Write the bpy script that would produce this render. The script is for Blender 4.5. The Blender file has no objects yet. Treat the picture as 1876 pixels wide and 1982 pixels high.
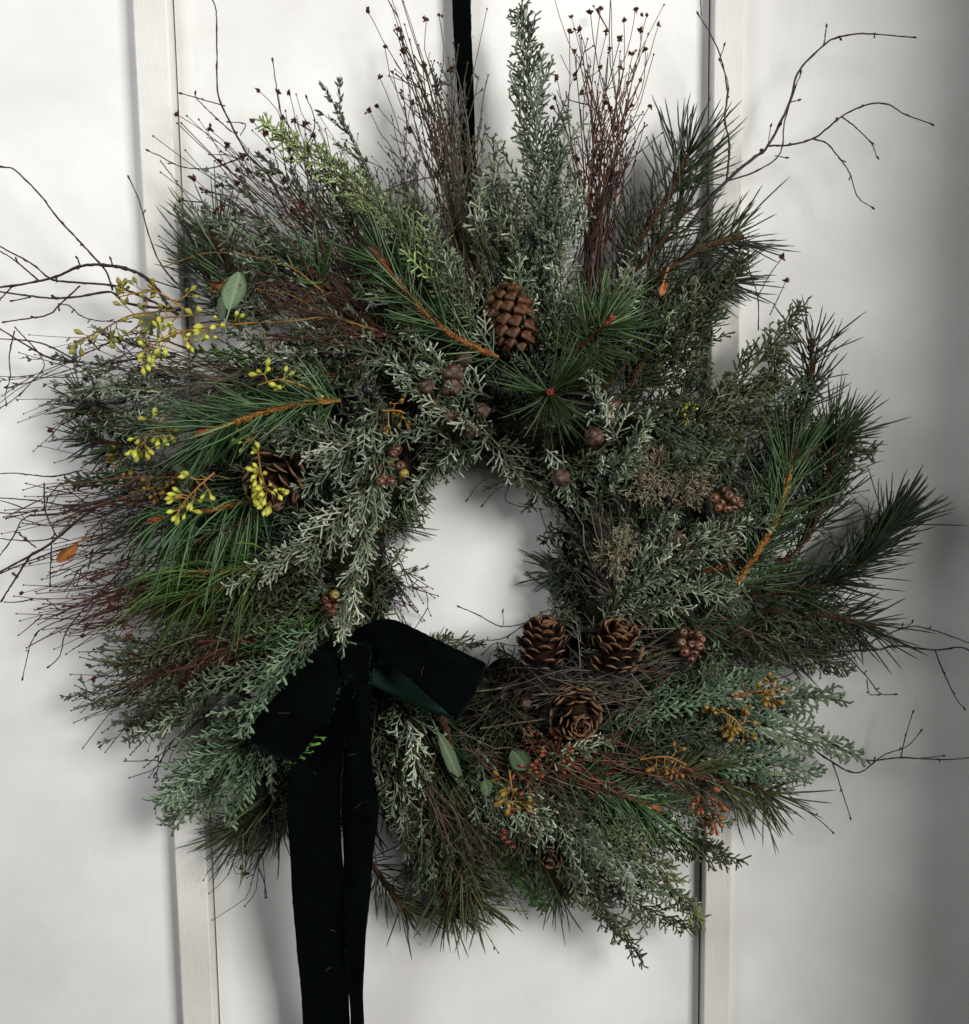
import bpy, math, random
import numpy as np
from mathutils import Matrix, Vector

# ------------------------------------------------------------------ scene, camera, light
scene = bpy.context.scene
COL = scene.collection
rng = np.random.default_rng(11)
random.seed(5)

IW, IH, FPX = 1876.0, 1982.0, 1900.0           # photograph's frame in layout units, focal length in the same units
PITCH, ROLL = math.radians(6.2), math.radians(-0.77)
U = 0.0005                                     # metres per layout unit on the wall
F = np.array([0, math.cos(PITCH), -math.sin(PITCH)])
R0 = np.array([1.0, 0, 0]); U0 = np.array([0, math.sin(PITCH), math.cos(PITCH)])
RT = R0 * math.cos(ROLL) + U0 * math.sin(ROLL)
UP = U0 * math.cos(ROLL) - R0 * math.sin(ROLL)
CAM = np.array([0, 0, 1.5]) - F * 0.95

cam = bpy.data.cameras.new('camera'); camo = bpy.data.objects.new('camera', cam); COL.objects.link(camo)
m3 = Matrix((RT, UP, -F)).transposed()
camo.matrix_world = Matrix.Translation(CAM) @ m3.to_4x4()
cam.sensor_fit = 'HORIZONTAL'; cam.sensor_width = 36; cam.lens = 36 * FPX / IW
cam.clip_start = 0.02; cam.clip_end = 60
scene.camera = camo

w = bpy.data.worlds.new('World'); scene.world = w; w.use_nodes = True
w.node_tree.nodes['Background'].inputs[0].default_value = (0.92, 0.95, 1.0, 1)
w.node_tree.nodes['Background'].inputs[1].default_value = 0.025

def area(name, loc, target, size, power, col):
    l = bpy.data.lights.new(name, 'AREA'); l.shape = 'RECTANGLE'; l.size, l.size_y = size
    l.energy = power; l.color = col
    o = bpy.data.objects.new(name, l); COL.objects.link(o)
    o.location = loc
    o.rotation_euler = (Vector(target) - Vector(loc)).to_track_quat('-Z', 'Y').to_euler()
    return o
# daylight of a window above and to the right, and a weaker fill lamp added on the left
area('window_light', (1.7, -2.2, 2.45), (0, 0, 1.5), (1.05, 1.05), 102, (1.0, 0.98, 0.95))
area('fill_light', (-0.9, -1.1, 2.0), (0, 0, 1.5), (0.6, 0.6), 7.7, (0.98, 0.99, 1.0))

scene.view_settings.view_transform = 'Standard'
scene.view_settings.look = 'None'
scene.view_settings.exposure = 0.0
scene.view_settings.gamma = 1.0

# ------------------------------------------------------------------ helpers
def P(x, y, h=0.0):
    """the point h millimetres in front of the wall that stands at (x, y) of the layout"""
    d = F + RT * ((x - IW / 2) / FPX) - UP * ((y - IH / 2) / FPX)
    t = (-h * 0.001 - CAM[1]) / d[1]
    return CAM + d * t

def norm(v):
    return v / np.maximum(np.linalg.norm(v, axis=-1, keepdims=True), 1e-12)

def curve(ctrl, m):
    """m points along a Catmull-Rom curve through ctrl"""
    c = np.asarray(ctrl, float)
    if len(c) == 2:
        return c[0] + (c[1] - c[0]) * np.linspace(0, 1, m)[:, None]
    e = np.vstack([2 * c[0] - c[1], c, 2 * c[-1] - c[-2]])
    L = np.concatenate([[0], np.cumsum(np.linalg.norm(np.diff(c, axis=0), axis=1))]); L /= L[-1]
    t = np.linspace(0, 1, m)
    k = np.clip(np.searchsorted(L, t, side='right') - 1, 0, len(c) - 2)
    s = ((t - L[k]) / (L[k + 1] - L[k]))[:, None]
    p0, p1, p2, p3 = e[k], e[k + 1], e[k + 2], e[k + 3]
    return 0.5 * (2 * p1 + (p2 - p0) * s + (2 * p0 - 5 * p1 + 4 * p2 - p3) * s**2 + (3 * p1 - p0 - 3 * p2 + p3) * s**3)

def tang(p):
    return norm(np.gradient(p, axis=0))

class MB:
    """collects swept rods and patches, builds ONE mesh"""
    def __init__(s):
        s.v, s.q, s.t, s.n, s.f3 = [], [], [], 0, []
    def add(s, verts, quads=None, tint=0.5, tris=None):
        verts = np.asarray(verts, float).reshape(-1, 3)
        s.v.append(verts)
        s.t.append(np.broadcast_to(np.asarray(tint, float), (len(verts),)).copy())
        if quads is not None and len(quads): s.q.append(np.asarray(quads, int).reshape(-1, 4) + s.n)
        if tris is not None and len(tris): s.f3.append(np.asarray(tris, int).reshape(-1, 3) + s.n)
        s.n += len(verts)
    def sweep(s, Pp, Rr, n=3, flat=1.0, tint=0.5, ref=None, cap=False):
        Pp = np.asarray(Pp, float)
        if Pp.ndim == 2: Pp = Pp[None]
        N, K, _ = Pp.shape
        if N == 0: return
        Rr = np.broadcast_to(np.asarray(Rr, float), (N, K))
        T = norm(np.gradient(Pp, axis=1))
        if ref is None:
            ch = np.abs(norm(Pp[:, -1] - Pp[:, 0])); ref = np.eye(3)[np.argmin(ch, axis=1)]
        ref = np.broadcast_to(np.asarray(ref, float), (N, 3))
        B = norm(np.cross(T, ref[:, None, :])); Q = np.cross(B, T)
        a = np.arange(n) * 2 * math.pi / n
        V = Pp[:, :, None, :] + Rr[:, :, None, None] * (np.cos(a)[None, None, :, None] * B[:, :, None, :] + flat * np.sin(a)[None, None, :, None] * Q[:, :, None, :])
        i = np.arange(N)[:, None, None] * (K * n); k = np.arange(K - 1)[None, :, None] * n; j = np.arange(n)[None, None, :]
        j2 = (j + 1) % n
        q = np.stack([i + k + j, i + k + j2, i + k + n + j2, i + k + n + j], -1).reshape(-1, 4)
        t = np.asarray(tint, float)
        if t.ndim == 0: tv = np.full((N, K, n), float(t))
        elif t.ndim == 1: tv = np.broadcast_to(t[:, None, None], (N, K, n))
        else: tv = np.broadcast_to(t[:, :, None], (N, K, n))
        tr = None
        if cap:
            jj = np.arange(1, n - 1)
            e = (np.arange(N) * K * n + (K - 1) * n)[:, None]
            tr = np.stack([np.broadcast_to(e, (N, n - 2)), e + jj, e + jj + 1], -1).reshape(-1, 3)
        s.add(V.reshape(-1, 3), q, tv.reshape(-1), tr)
    def build(s, name, mat, parent=None, origin=None, smooth=True):
        me = bpy.data.meshes.new(name)
        V = np.concatenate(s.v) if s.v else np.zeros((0, 3))
        o = np.zeros(3) if origin is None else np.asarray(origin, float)
        V = V - o
        Q = np.concatenate(s.q) if s.q else np.zeros((0, 4), int)
        T3 = np.concatenate(s.f3) if s.f3 else np.zeros((0, 3), int)
        me.vertices.add(len(V)); me.vertices.foreach_set('co', V.astype(np.float32).ravel())
        me.loops.add(Q.size + T3.size); me.loops.foreach_set('vertex_index', np.concatenate([Q.ravel(), T3.ravel()]).astype(np.int32))
        st = np.concatenate([np.arange(len(Q)) * 4, Q.size + np.arange(len(T3)) * 3]).astype(np.int32)
        me.polygons.add(len(Q) + len(T3)); me.polygons.foreach_set('loop_start', st)
        me.polygons.foreach_set('use_smooth', np.full(len(st), smooth))
        me.update(calc_edges=True)
        at = me.attributes.new('tint', 'FLOAT', 'POINT'); at.data.foreach_set('value', np.concatenate(s.t).astype(np.float32))
        me.validate()
        me.materials.append(mat)
        ob = bpy.data.objects.new(name, me); COL.objects.link(ob)
        link(ob, parent, o)
        return ob

WORLD = {}
def link(ob, parent, o):
    """parent ob and stand its origin at the world point o (things and parts carry no rotation)"""
    WORLD[ob.name] = np.asarray(o, float)
    if parent is not None:
        ob.parent = parent
        ob.location = o - WORLD[parent.name]
    else:
        ob.location = o

def empty(name, o, parent=None):
    e = bpy.data.objects.new(name, None); COL.objects.link(e); e.empty_display_size = 0.02
    link(e, parent, np.asarray(o, float)); return e

def tag(o, label=None, cat=None, group=None, kind=None):
    if label: o['label'] = label
    if cat: o['category'] = cat
    if group: o['group'] = group
    if kind: o['kind'] = kind
    return o

def inst(name, me, parent, o, rot, scale):
    """another object on shared mesh data at world point o"""
    ob = bpy.data.objects.new(name, me); COL.objects.link(ob)
    ob.parent = parent
    M = Matrix.Translation(Vector(o - WORLD[parent.name])) @ rot.to_4x4() @ Matrix.Diagonal((*scale, 1.0))
    ob.matrix_local = M
    return ob

def basis(x, up):
    """rotation whose X axis is x and whose Z axis lies towards up"""
    x = norm(np.asarray(x, float)); y = norm(np.cross(up, x)); z = np.cross(x, y)
    return Matrix((x, y, z)).transposed()

# ------------------------------------------------------------------ materials
def ramp_mat(name, cols, rough=0.6, spec=0.3, noise=900.0, nmix=0.35, objvar=0.25, sheen=0.0, bump=0.0, trans=0.0, huevar=0.018):
    m = bpy.data.materials.new(name); m.use_nodes = True; nt = m.node_tree; N = nt.nodes; L = nt.links
    b = N['Principled BSDF']
    at = N.new('ShaderNodeAttribute'); at.attribute_name = 'tint'
    no = N.new('ShaderNodeTexNoise'); no.inputs['Scale'].default_value = noise; no.inputs['Detail'].default_value = 3
    tc = N.new('ShaderNodeTexCoord'); L.new(tc.outputs['Object'], no.inputs['Vector'])
    a1 = N.new('ShaderNodeMath'); a1.operation = 'MULTIPLY_ADD'; a1.inputs[1].default_value = nmix; a1.inputs[2].default_value = -nmix / 2
    L.new(no.outputs['Fac'], a1.inputs[0])
    ad = N.new('ShaderNodeMath'); ad.operation = 'ADD'; L.new(at.outputs['Fac'], ad.inputs[0]); L.new(a1.outputs[0], ad.inputs[1])
    rp = N.new('ShaderNodeValToRGB'); e = rp.color_ramp.elements
    while len(e) < len(cols): e.new(0.5)
    for i, c in enumerate(cols):
        e[i].position = i / (len(cols) - 1); e[i].color = (*c, 1)
    L.new(ad.outputs[0], rp.inputs[0])
    oi = N.new('ShaderNodeObjectInfo')
    mp = N.new('ShaderNodeMapRange'); mp.inputs[3].default_value = 1 - objvar; mp.inputs[4].default_value = 1 + objvar
    L.new(oi.outputs['Random'], mp.inputs[0])
    hs = N.new('ShaderNodeHueSaturation'); L.new(rp.outputs[0], hs.inputs['Color']); L.new(mp.outputs[0], hs.inputs['Value'])
    hm = N.new('ShaderNodeMath'); hm.operation = 'MULTIPLY'; hm.inputs[1].default_value = 7.31; L.new(oi.outputs['Random'], hm.inputs[0])
    hf = N.new('ShaderNodeMath'); hf.operation = 'FRACT'; L.new(hm.outputs[0], hf.inputs[0])
    hr = N.new('ShaderNodeMapRange'); hr.inputs[3].default_value = .5 - huevar * 1.1; hr.inputs[4].default_value = .5 + huevar * .8; L.new(hf.outputs[0], hr.inputs[0]); L.new(hr.outputs[0], hs.inputs['Hue'])
    L.new(hs.outputs[0], b.inputs['Base Color'])
    b.inputs['Roughness'].default_value = rough
    b.inputs['Specular IOR Level'].default_value = spec
    if sheen: b.inputs['Sheen Weight'].default_value = sheen
    if bump:
        bp = N.new('ShaderNodeBump'); bp.inputs['Strength'].default_value = bump; bp.inputs['Distance'].default_value = 0.0006
        L.new(no.outputs['Fac'], bp.inputs['Height']); L.new(bp.outputs[0], b.inputs['Normal'])
    if trans:
        tr = N.new('ShaderNodeBsdfTranslucent'); L.new(hs.outputs[0], tr.inputs[0])
        mx = N.new('ShaderNodeMixShader'); mx.inputs[0].default_value = trans
        out = N['Material Output']; L.new(b.outputs[0], mx.inputs[1]); L.new(tr.outputs[0], mx.inputs[2]); L.new(mx.outputs[0], out.inputs[0])
    return m

M = {}
M['cypress'] = ramp_mat('waxy_cypress', [(.010, .015, .006), (.088, .116, .066), (.52, .58, .44)], .55, .3)
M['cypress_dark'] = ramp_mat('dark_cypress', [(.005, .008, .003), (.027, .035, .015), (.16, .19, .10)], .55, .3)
M['cypress_yellow'] = ramp_mat('yellowish_cypress', [(.025, .035, .013), (.085, .115, .045), (.32, .38, .13)], .55, .3)
M['cedar'] = ramp_mat('blue_cedar', [(.010, .024, .011), (.078, .122, .070), (.26, .345, .215)], .5, .3)
M['cedar_green'] = ramp_mat('green_cedar', [(.010, .028, .006), (.036, .090, .018), (.13, .25, .06)], .5, .3)
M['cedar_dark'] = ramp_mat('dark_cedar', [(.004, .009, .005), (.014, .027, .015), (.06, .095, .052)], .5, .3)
M['pine'] = ramp_mat('pine_needle', [(.005, .012, .004), (.034, .075, .022), (.14, .225, .09)], .38, .45)
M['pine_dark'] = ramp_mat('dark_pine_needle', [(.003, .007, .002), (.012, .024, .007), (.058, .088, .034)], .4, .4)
M['pine_lime'] = ramp_mat('lime_pine_needle', [(.012, .026, .004), (.042, .080, .013), (.12, .185, .035)], .4, .4)
M['pine_olive'] = ramp_mat('olive_pine_needle', [(.010, .014, .005), (.034, .045, .014), (.11, .13, .045)], .4, .4)
M['pine_bark'] = ramp_mat('orange_pine_bark', [(.05, .018, .006), (.21, .085, .02), (.40, .17, .045)], .7, .2, 500, .6, .2, bump=.6)
M['pine_bark_dark'] = ramp_mat('dark_pine_bark', [(.012, .006, .003), (.045, .022, .010), (.11, .055, .022)], .7, .2, 500, .6, .2, bump=.6)
M['bud'] = ramp_mat('red_pine_bud', [(.10, .02, .01), (.27, .06, .025), (.40, .14, .07)], .6, .3, 700, .6)
M['bark'] = ramp_mat('birch_bark', [(.008, .004, .005), (.024, .012, .013), (.06, .035, .03)], .5, .35, 700, .5, .2, bump=.4)
M['stem_brown'] = ramp_mat('dry_brown_stem', [(.012, .007, .005), (.050, .030, .020), (.16, .11, .08)], .65, .25)
M['stem_red'] = ramp_mat('dry_red_stem', [(.014, .005, .003), (.062, .024, .014), (.19, .088, .05)], .6, .25)
M['stem_grey'] = ramp_mat('dry_grey_stem', [(.014, .011, .009), (.062, .052, .040), (.20, .18, .14)], .65, .25)
M['stem_olive'] = ramp_mat('olive_stem', [(.010, .010, .004), (.048, .048, .020), (.17, .17, .075)], .65, .25)
M['stem_dark'] = ramp_mat('dark_wiry_stem', [(.008, .006, .006), (.026, .018, .016), (.07, .05, .04)], .6, .25)
M['leaf_grey'] = ramp_mat('grey_green_leaflet', [(.025, .032, .022), (.092, .112, .080), (.28, .32, .25)], .65, .25)
M['leaf_dim'] = ramp_mat('dim_leaflet', [(.022, .030, .018), (.06, .075, .045), (.13, .15, .10)], .65, .25)
M['head'] = ramp_mat('rust_flower_head', [(.012, .004, .003), (.045, .014, .009), (.16, .062, .030)], .8, .15, 1500, .7)
M['seed_yellow'] = ramp_mat('yellow_green_seed', [(.13, .145, .010), (.37, .385, .035), (.60, .58, .13)], .4, .4, 600, .6)
M['seed_olive'] = ramp_mat('olive_seed', [(.06, .06, .008), (.19, .17, .025), (.34, .29, .06)], .4, .4, 600, .6)
M['seed_rust'] = ramp_mat('rust_seed', [(.03, .008, .003), (.13, .034, .012), (.32, .11, .035)], .45, .4, 600, .7)
M['seed_ochre'] = ramp_mat('ochre_seed', [(.035, .016, .003), (.14, .072, .010), (.33, .20, .035)], .45, .4, 600, .7)
M['seed_stem'] = ramp_mat('seed_stalk', [(.09, .045, .010), (.27, .15, .03), (.42, .28, .09)], .5, .3)
M['cone_core'] = ramp_mat('cone_core', [(.010, .005, .003), (.022, .011, .006)], .9, .1)
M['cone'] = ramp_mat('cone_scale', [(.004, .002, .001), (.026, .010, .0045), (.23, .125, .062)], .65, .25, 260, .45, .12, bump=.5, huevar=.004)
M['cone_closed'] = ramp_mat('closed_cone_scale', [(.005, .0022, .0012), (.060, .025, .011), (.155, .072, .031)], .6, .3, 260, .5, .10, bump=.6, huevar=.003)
M['ball'] = ramp_mat('cypress_cone', [(.006, .003, .002), (.038, .017, .009), (.145, .078, .045)], .36, .55, 350, .5, .2, bump=.6, huevar=.006)
M['berry_brown'] = ramp_mat('brown_berry', [(.010, .004, .003), (.060, .022, .010), (.15, .065, .03)], .32, .5, 300, .7, .35, bump=.2)
M['berry_green'] = ramp_mat('green_berry', [(.05, .03, .006), (.17, .12, .02), (.28, .22, .06)], .3, .5, 300, .7)
M['berry_black'] = ramp_mat('black_berry', [(.002, .0025, .003), (.006, .007, .008), (.022, .025, .026)], .4, .35, 250, .6)
M['lichen'] = ramp_mat('reindeer_lichen', [(.10, .085, .045), (.27, .235, .15), (.45, .41, .29)], .9, .1)
M['leaf'] = ramp_mat('eucalyptus_leaf', [(.08, .12, .06), (.13, .19, .105), (.22, .28, .17)], .5, .35, 90, .5, .12, bump=.15, trans=.12)
M['leaf_deep'] = ramp_mat('deep_eucalyptus_leaf', [(.03, .050, .024), (.062, .095, .048), (.12, .16, .09)], .45, .35, 90, .5, .1, bump=.15)
M['leaf_dry'] = ramp_mat('dry_leaf', [(.10, .03, .01), (.27, .095, .03), (.38, .17, .06)], .7, .2, 200, .6, bump=.4)
M['moss_gap_shade'] = ramp_mat('moss_gap_dark', [(.004, .005, .003), (.012, .015, .008), (.03, .035, .018)], .95, .05, 400, .8)  # near-black, so shade of the gaps is put into its colour
M['brass'] = ramp_mat('brass', [(.35, .22, .05), (.6, .42, .12), (.8, .6, .2)], .3, .5)
M['brass'].node_tree.nodes['Principled BSDF'].inputs['Metallic'].default_value = 1.0

def velvet():
    m = bpy.data.materials.new('green_velvet'); m.use_nodes = True; nt = m.node_tree; N = nt.nodes; L = nt.links
    b = N['Principled BSDF']
    tc = N.new('ShaderNodeTexCoord')
    n1 = N.new('ShaderNodeTexNoise'); n1.inputs['Scale'].default_value = 55; n1.inputs['Detail'].default_value = 4
    n2 = N.new('ShaderNodeTexNoise'); n2.inputs['Scale'].default_value = 2600; n2.inputs['Detail'].default_value = 2
    L.new(tc.outputs['Object'], n1.inputs[0]); L.new(tc.outputs['Object'], n2.inputs[0])
    rp = N.new('ShaderNodeValToRGB'); rp.color_ramp.elements[0].color = (.0006, .0011, .0010, 1); rp.color_ramp.elements[1].color = (.0012, .0030, .0026, 1)
    rp.color_ramp.elements[0].position = .3; rp.color_ramp.elements[1].position = .8
    L.new(n1.outputs[0], rp.inputs[0]); L.new(rp.outputs[0], b.inputs['Base Color'])
    b.inputs['Roughness'].default_value = .95; b.inputs['Specular IOR Level'].default_value = .03
    b.inputs['Sheen Weight'].default_value = .035; b.inputs['Sheen Roughness'].default_value = .35
    b.inputs['Sheen Tint'].default_value = (.4, .8, .68, 1)
    bp = N.new('ShaderNodeBump'); bp.inputs['Strength'].default_value = .5; bp.inputs['Distance'].default_value = .0004
    L.new(n2.outputs[0], bp.inputs['Height']); L.new(bp.outputs[0], b.inputs['Normal'])
    return m
M['velvet'] = velvet()
def satin():
    m = ramp_mat('green_ribbon_back', [(.002, .010, .006), (.005, .024, .014), (.009, .042, .025)], .55, .3, 900, .6, .05)
    return m
M['velvet_back'] = satin()
M['thread'] = ramp_mat('frayed_thread', [(.004, .02, .018), (.012, .06, .052), (.04, .12, .10)], .8, .1)

def paint(name, base, brush=(70, 70, 3.0), strength=.25, dirt=.10):
    m = bpy.data.materials.new(name); m.use_nodes = True; nt = m.node_tree; N = nt.nodes; L = nt.links
    b = N['Principled BSDF']
    tc = N.new('ShaderNodeTexCoord')
    mp = N.new('ShaderNodeMapping'); mp.inputs['Scale'].default_value = brush; L.new(tc.outputs['Object'], mp.inputs[0])
    n1 = N.new('ShaderNodeTexNoise'); n1.inputs['Scale'].default_value = 6; n1.inputs['Detail'].default_value = 6; n1.inputs['Roughness'].default_value = .65
    L.new(mp.outputs[0], n1.inputs[0])
    n2 = N.new('ShaderNodeTexNoise'); n2.inputs['Scale'].default_value = 5.5; n2.inputs['Detail'].default_value = 7; n2.inputs['Roughness'].default_value = .6
    L.new(tc.outputs['Object'], n2.inputs[0])
    n3 = N.new('ShaderNodeTexNoise'); n3.inputs['Scale'].default_value = 420; n3.inputs['Detail'].default_value = 3
    L.new(tc.outputs['Object'], n3.inputs[0])
    rp = N.new('ShaderNodeValToRGB')
    d = tuple(c * (1 - dirt) for c in base); d = (d[0], d[1] * .99, d[2] * .965)
    rp.color_ramp.elements[0].color = (*d, 1); rp.color_ramp.elements[1].color = (*base, 1)
    rp.color_ramp.elements[0].position = .32; rp.color_ramp.elements[1].position = .60
    L.new(n2.outputs[0], rp.inputs[0])
    L.new(rp.outputs[0], b.inputs['Base Color'])
    mx = N.new('ShaderNodeMath'); mx.operation = 'MULTIPLY_ADD'; mx.inputs[1].default_value = .35
    L.new(n3.outputs[0], mx.inputs[0]); L.new(n1.outputs[0], mx.inputs[2])
    ro = N.new('ShaderNodeMapRange'); ro.inputs[3].default_value = .38; ro.inputs[4].default_value = .6
    L.new(n1.outputs[0], ro.inputs[0]); L.new(ro.outputs[0], b.inputs['Roughness'])
    b.inputs['Specular IOR Level'].default_value = .35
    bp = N.new('ShaderNodeBump'); bp.inputs['Strength'].default_value = strength; bp.inputs['Distance'].default_value = .0012
    L.new(mx.outputs[0], bp.inputs['Height']); L.new(bp.outputs[0], b.inputs['Normal'])
    return m
M['paint'] = paint('white_wall_paint', (.82, .817, .80), (22, 22, 7.0), .16, .14)
M['paint_batten'] = paint('white_batten_paint', (.79, .775, .735), (240, 240, 5), .55, .16)
M['chip'] = ramp_mat('paint_chip', [(.10, .07, .05), (.25, .20, .15), (.4, .35, .3)], .8, .2)

# ------------------------------------------------------------------ the wall and its battens
wall = empty('wall', (0, 0, 1.5)); tag(wall, 'white painted panelled wall with two narrow vertical battens', kind='structure')
def box(mb, x0, x1, y0, y1, z0, z1, bev=0.0015):
    """upright board: front edges rounded, x0..x1 wide, standing from y0 (back) to y1 (front, towards the viewer)"""
    prof = [(x0, y0), (x0, y1 + bev), (x0 + bev * .3, y1 + bev * .3), (x0 + bev, y1), (x1 - bev, y1), (x1 - bev * .3, y1 + bev * .3), (x1, y1 + bev), (x1, y0)]
    zs = np.linspace(z0, z1, 60)
    wob = np.cumsum(rng.normal(0, .00009, (60, 2)), axis=0)
    n = len(prof); V = []
    for k, z in enumerate(zs):
        for i, (x, y) in enumerate(prof):
            V.append((x + wob[k, 0 if i < 4 else 1], y, z))
    q = [(k * n + i, k * n + i + 1, (k + 1) * n + i + 1, (k + 1) * n + i) for k in range(len(zs) - 1) for i in range(n - 1)]
    mb.add(V, q)
def wx(x, y): return P(x, y, 0)[0]
TH = 0.017
xl0, xl1 = P(258, 60, 17)[0], P(326, 60, 17)[0]
xr0, xr1 = P(1384, 60, 17)[0], P(1440, 60, 17)[0]
def panel(x0, x1):
    mb = MB(); nx, nz = 2, 2
    mb.add([(x0, 0, .4), (x1, 0, .4), (x1, 0, 2.6), (x0, 0, 2.6), (x0, .02, .4), (x1, .02, .4), (x1, .02, 2.6), (x0, .02, 2.6)],
           [(0, 1, 2, 3), (5, 4, 7, 6), (4, 0, 3, 7), (1, 5, 6, 2)])
    mb.build('panel', M['paint'], wall, (.5 * (x0 + x1), 0, 1.5), smooth=False)
panel(-1.6, xl0 - .0009); panel(xl1 + .0013, xr0 - .0018); panel(xr1 + .0007, .62)
mb = MB(); mb.add([(-1.7, .021, .3), (.8, .021, .3), (.8, .021, 2.7), (-1.7, .021, 2.7), (-1.7, .06, .3), (.8, .06, .3), (.8, .06, 2.7), (-1.7, .06, 2.7)], [(0, 1, 2, 3), (5, 4, 7, 6), (4, 0, 3, 7), (1, 5, 6, 2), (3, 2, 6, 7), (4, 5, 1, 0)])
mb.build('backing_board', M['chip'], wall, (0, .04, 1.5), smooth=False)
for a, b in ((xl0, xl1), (xr0, xr1)):
    mb = MB(); box(mb, a, b, .0205, -TH, .4, 2.6)
    mb.build('batten', M['paint_batten'], wall, (.5 * (a + b), 0, 1.5), smooth=False)
# added slab, unseen right of the frame, that shades the wall's right edge
mb = MB(); box(mb, .60, .72, .02, -.47, .4, 2.6, .004)
blocker = mb.build('light_blocker', M['paint'], None, (.66, 0, 1.5), smooth=False); tag(blocker, 'unseen white slab added right of the panelling to block light', kind='structure')

def blob(r, seg=8, squash=.5):
    mb = MB(); V = []; q = []
    ks = 4
    for k in range(ks + 1):
        a = k / ks * math.pi / 2
        for j in range(seg):
            t = j * 2 * math.pi / seg
            V.append((math.cos(a) * math.cos(t) * r + 1e-9 * j, -math.sin(a) * r * squash, math.cos(a) * math.sin(t) * r))
    for k in range(ks):
        for j in range(seg): q.append((k * seg + j, k * seg + (j + 1) % seg, (k + 1) * seg + (j + 1) % seg, (k + 1) * seg + j))
    mb.add(V, q); return mb
nail0 = blob(.0022, 8, .35).build('nail_head', M['paint'], wall, (0, 0, 1.5))
nmesh = nail0.data; bpy.data.objects.remove(nail0)
for x, y, on in [(207, 1832, 0), (301, 1153, 0), (208, 1875, 0), (207, 1905, 0), (347, 1995 - 20, 1), (376, 1266, 1), (382, 1412, 1), (434, 1297, 0), (355, 1858, 1), (150, 1420, 0), (90, 1620, 0), (1395, 1300, 1), (1600, 470, 0), (620, 60, 0)]:
    o = P(x, y, 17 if on else 0); inst('nail_head', nmesh, wall, o, Matrix.Identity(3), (1, 1, 1))
chip0 = blob(.0016, 6, .2).build('paint_chip', M['chip'], wall, (0, 0, 1.5)); cmesh = chip0.data; bpy.data.objects.remove(chip0)
for x, y, on, sx, sz in [(348, 1844, 1, 1.6, 1.6), (206, 1461, 0, .8, 1.3), (80, 2043 - 80, 0, .7, .7), (221, 1740, 0, .9, .6), (775, 30, 0, .6, .6), (735, 97, 0, .6, .4), (1416, 1681, 0, 1.2, 1.2), (1412, 1760, 0, .7, .7), (1393, 147, 1, .8, 1.2), (1340, 30, 0, 1.2, .5), (1008, 1088, 0, .7, .9), (1007, 1170, 0, .5, .8), (362, 1512, 1, .6, .8), (66, 1450, 0, .5, .5), (1310, 52, 0, .8, .5)]:
    inst('paint_chip', cmesh, wall, P(x, y, 17 if on else 0), Matrix.Identity(3), (sx, 1, sz))
pin = blob(.0026, 12, .7).build('brass_pin', M['brass'], None, P(1345, 1866, 1))
tag(pin, 'small round brass pin pushed in beside the right batten', 'pin')

# ------------------------------------------------------------------ the wreath
wreath = empty('wreath', P(915, 1080, 0))
tag(wreath, 'large wild evergreen and dried flower wreath with pine cones hanging on white wall', 'wreath')

# outline of the open middle, seen from (918, 1085): angle (deg, anticlockwise from right) -> radius
_open = [(1065, 1085), (1062, 1010), (1035, 965), (970, 925), (905, 905), (850, 935), (805, 985), (780, 1060), (785, 1130), (765, 1195), (830, 1235), (920, 1262), (990, 1255), (1020, 1200), (1062, 1160)]
_oa = np.array([math.atan2(1085 - y, x - 918) for x, y in _open]); _or = np.array([math.hypot(x - 918, y - 1085) for x, y in _open])
_s = np.argsort(_oa); _oa, _or = _oa[_s], _or[_s]
def open_r(a): return np.interp(a, _oa, _or, period=2 * math.pi)

def on_ring(a, r, h):
    return P(918 + r * math.cos(a), 1085 - r * math.sin(a), h)

# base: mossy roll, near-black to paint shade into the gaps, bound with wiry stems
mb = MB(); NA, NS = 96, 14
V = np.zeros((NA, NS, 3))
for i in range(NA):
    a = i * 2 * math.pi / NA; ri = open_r(a) + 34; ro = min(ri + 215 + 30 * math.sin(3 * a + 1), 440)
    for j in range(NS):
        t = j * 2 * math.pi / NS
        wv = 1 + .12 * math.sin(5 * a + 2.1 * j) + .10 * math.sin(13 * a + j * 1.7)
        V[i, j] = on_ring(a, (ri + ro) / 2 + (ro - ri) / 2 * math.cos(t) * wv, 27 + 24 * math.sin(t) * wv)
ii = np.arange(NA)[:, None]; jj = np.arange(NS)[None]
q = np.stack([ii * NS + jj, ((ii + 1) % NA) * NS + jj, ((ii + 1) % NA) * NS + (jj + 1) % NS, ii * NS + (jj + 1) % NS], -1).reshape(-1, 4)
mb.add(V.reshape(-1, 3), q, rng.random(NA * NS))
base = mb.build('wreath_base', M['moss_gap_shade'], wreath, P(918, 1085, 34))
mb = MB()
for k in range(46):
    a0 = rng.uniform(0, 6.283); ln = rng.uniform(1.2, 3.2); ph = rng.uniform(0, 6.28); tw = rng.uniform(2, 5)
    pts = []
    rr = rng.uniform(.35, 1.02)
    for t in np.linspace(0, 1, 40):
        a = a0 + ln * t; ri = open_r(a) + 34; c = (min(ri + 215, 440) + ri) / 2; hw = (min(ri + 215, 440) - ri) / 2
        pts.append(on_ring(a, c + hw * rr * math.cos(ph + tw * a) + rng.normal(0, 1.5), 30 + 27 * rr * math.sin(ph + tw * a)))
    mb.sweep(np.array(pts), U * rng.uniform(1.2, 2.4), 4, tint=rng.uniform(.1, .9))
n_ = 3600; a = rng.uniform(0, 6.283, n_); t = rng.uniform(-.6, 3.7, n_); b0 = np.zeros((n_, 3))
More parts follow.
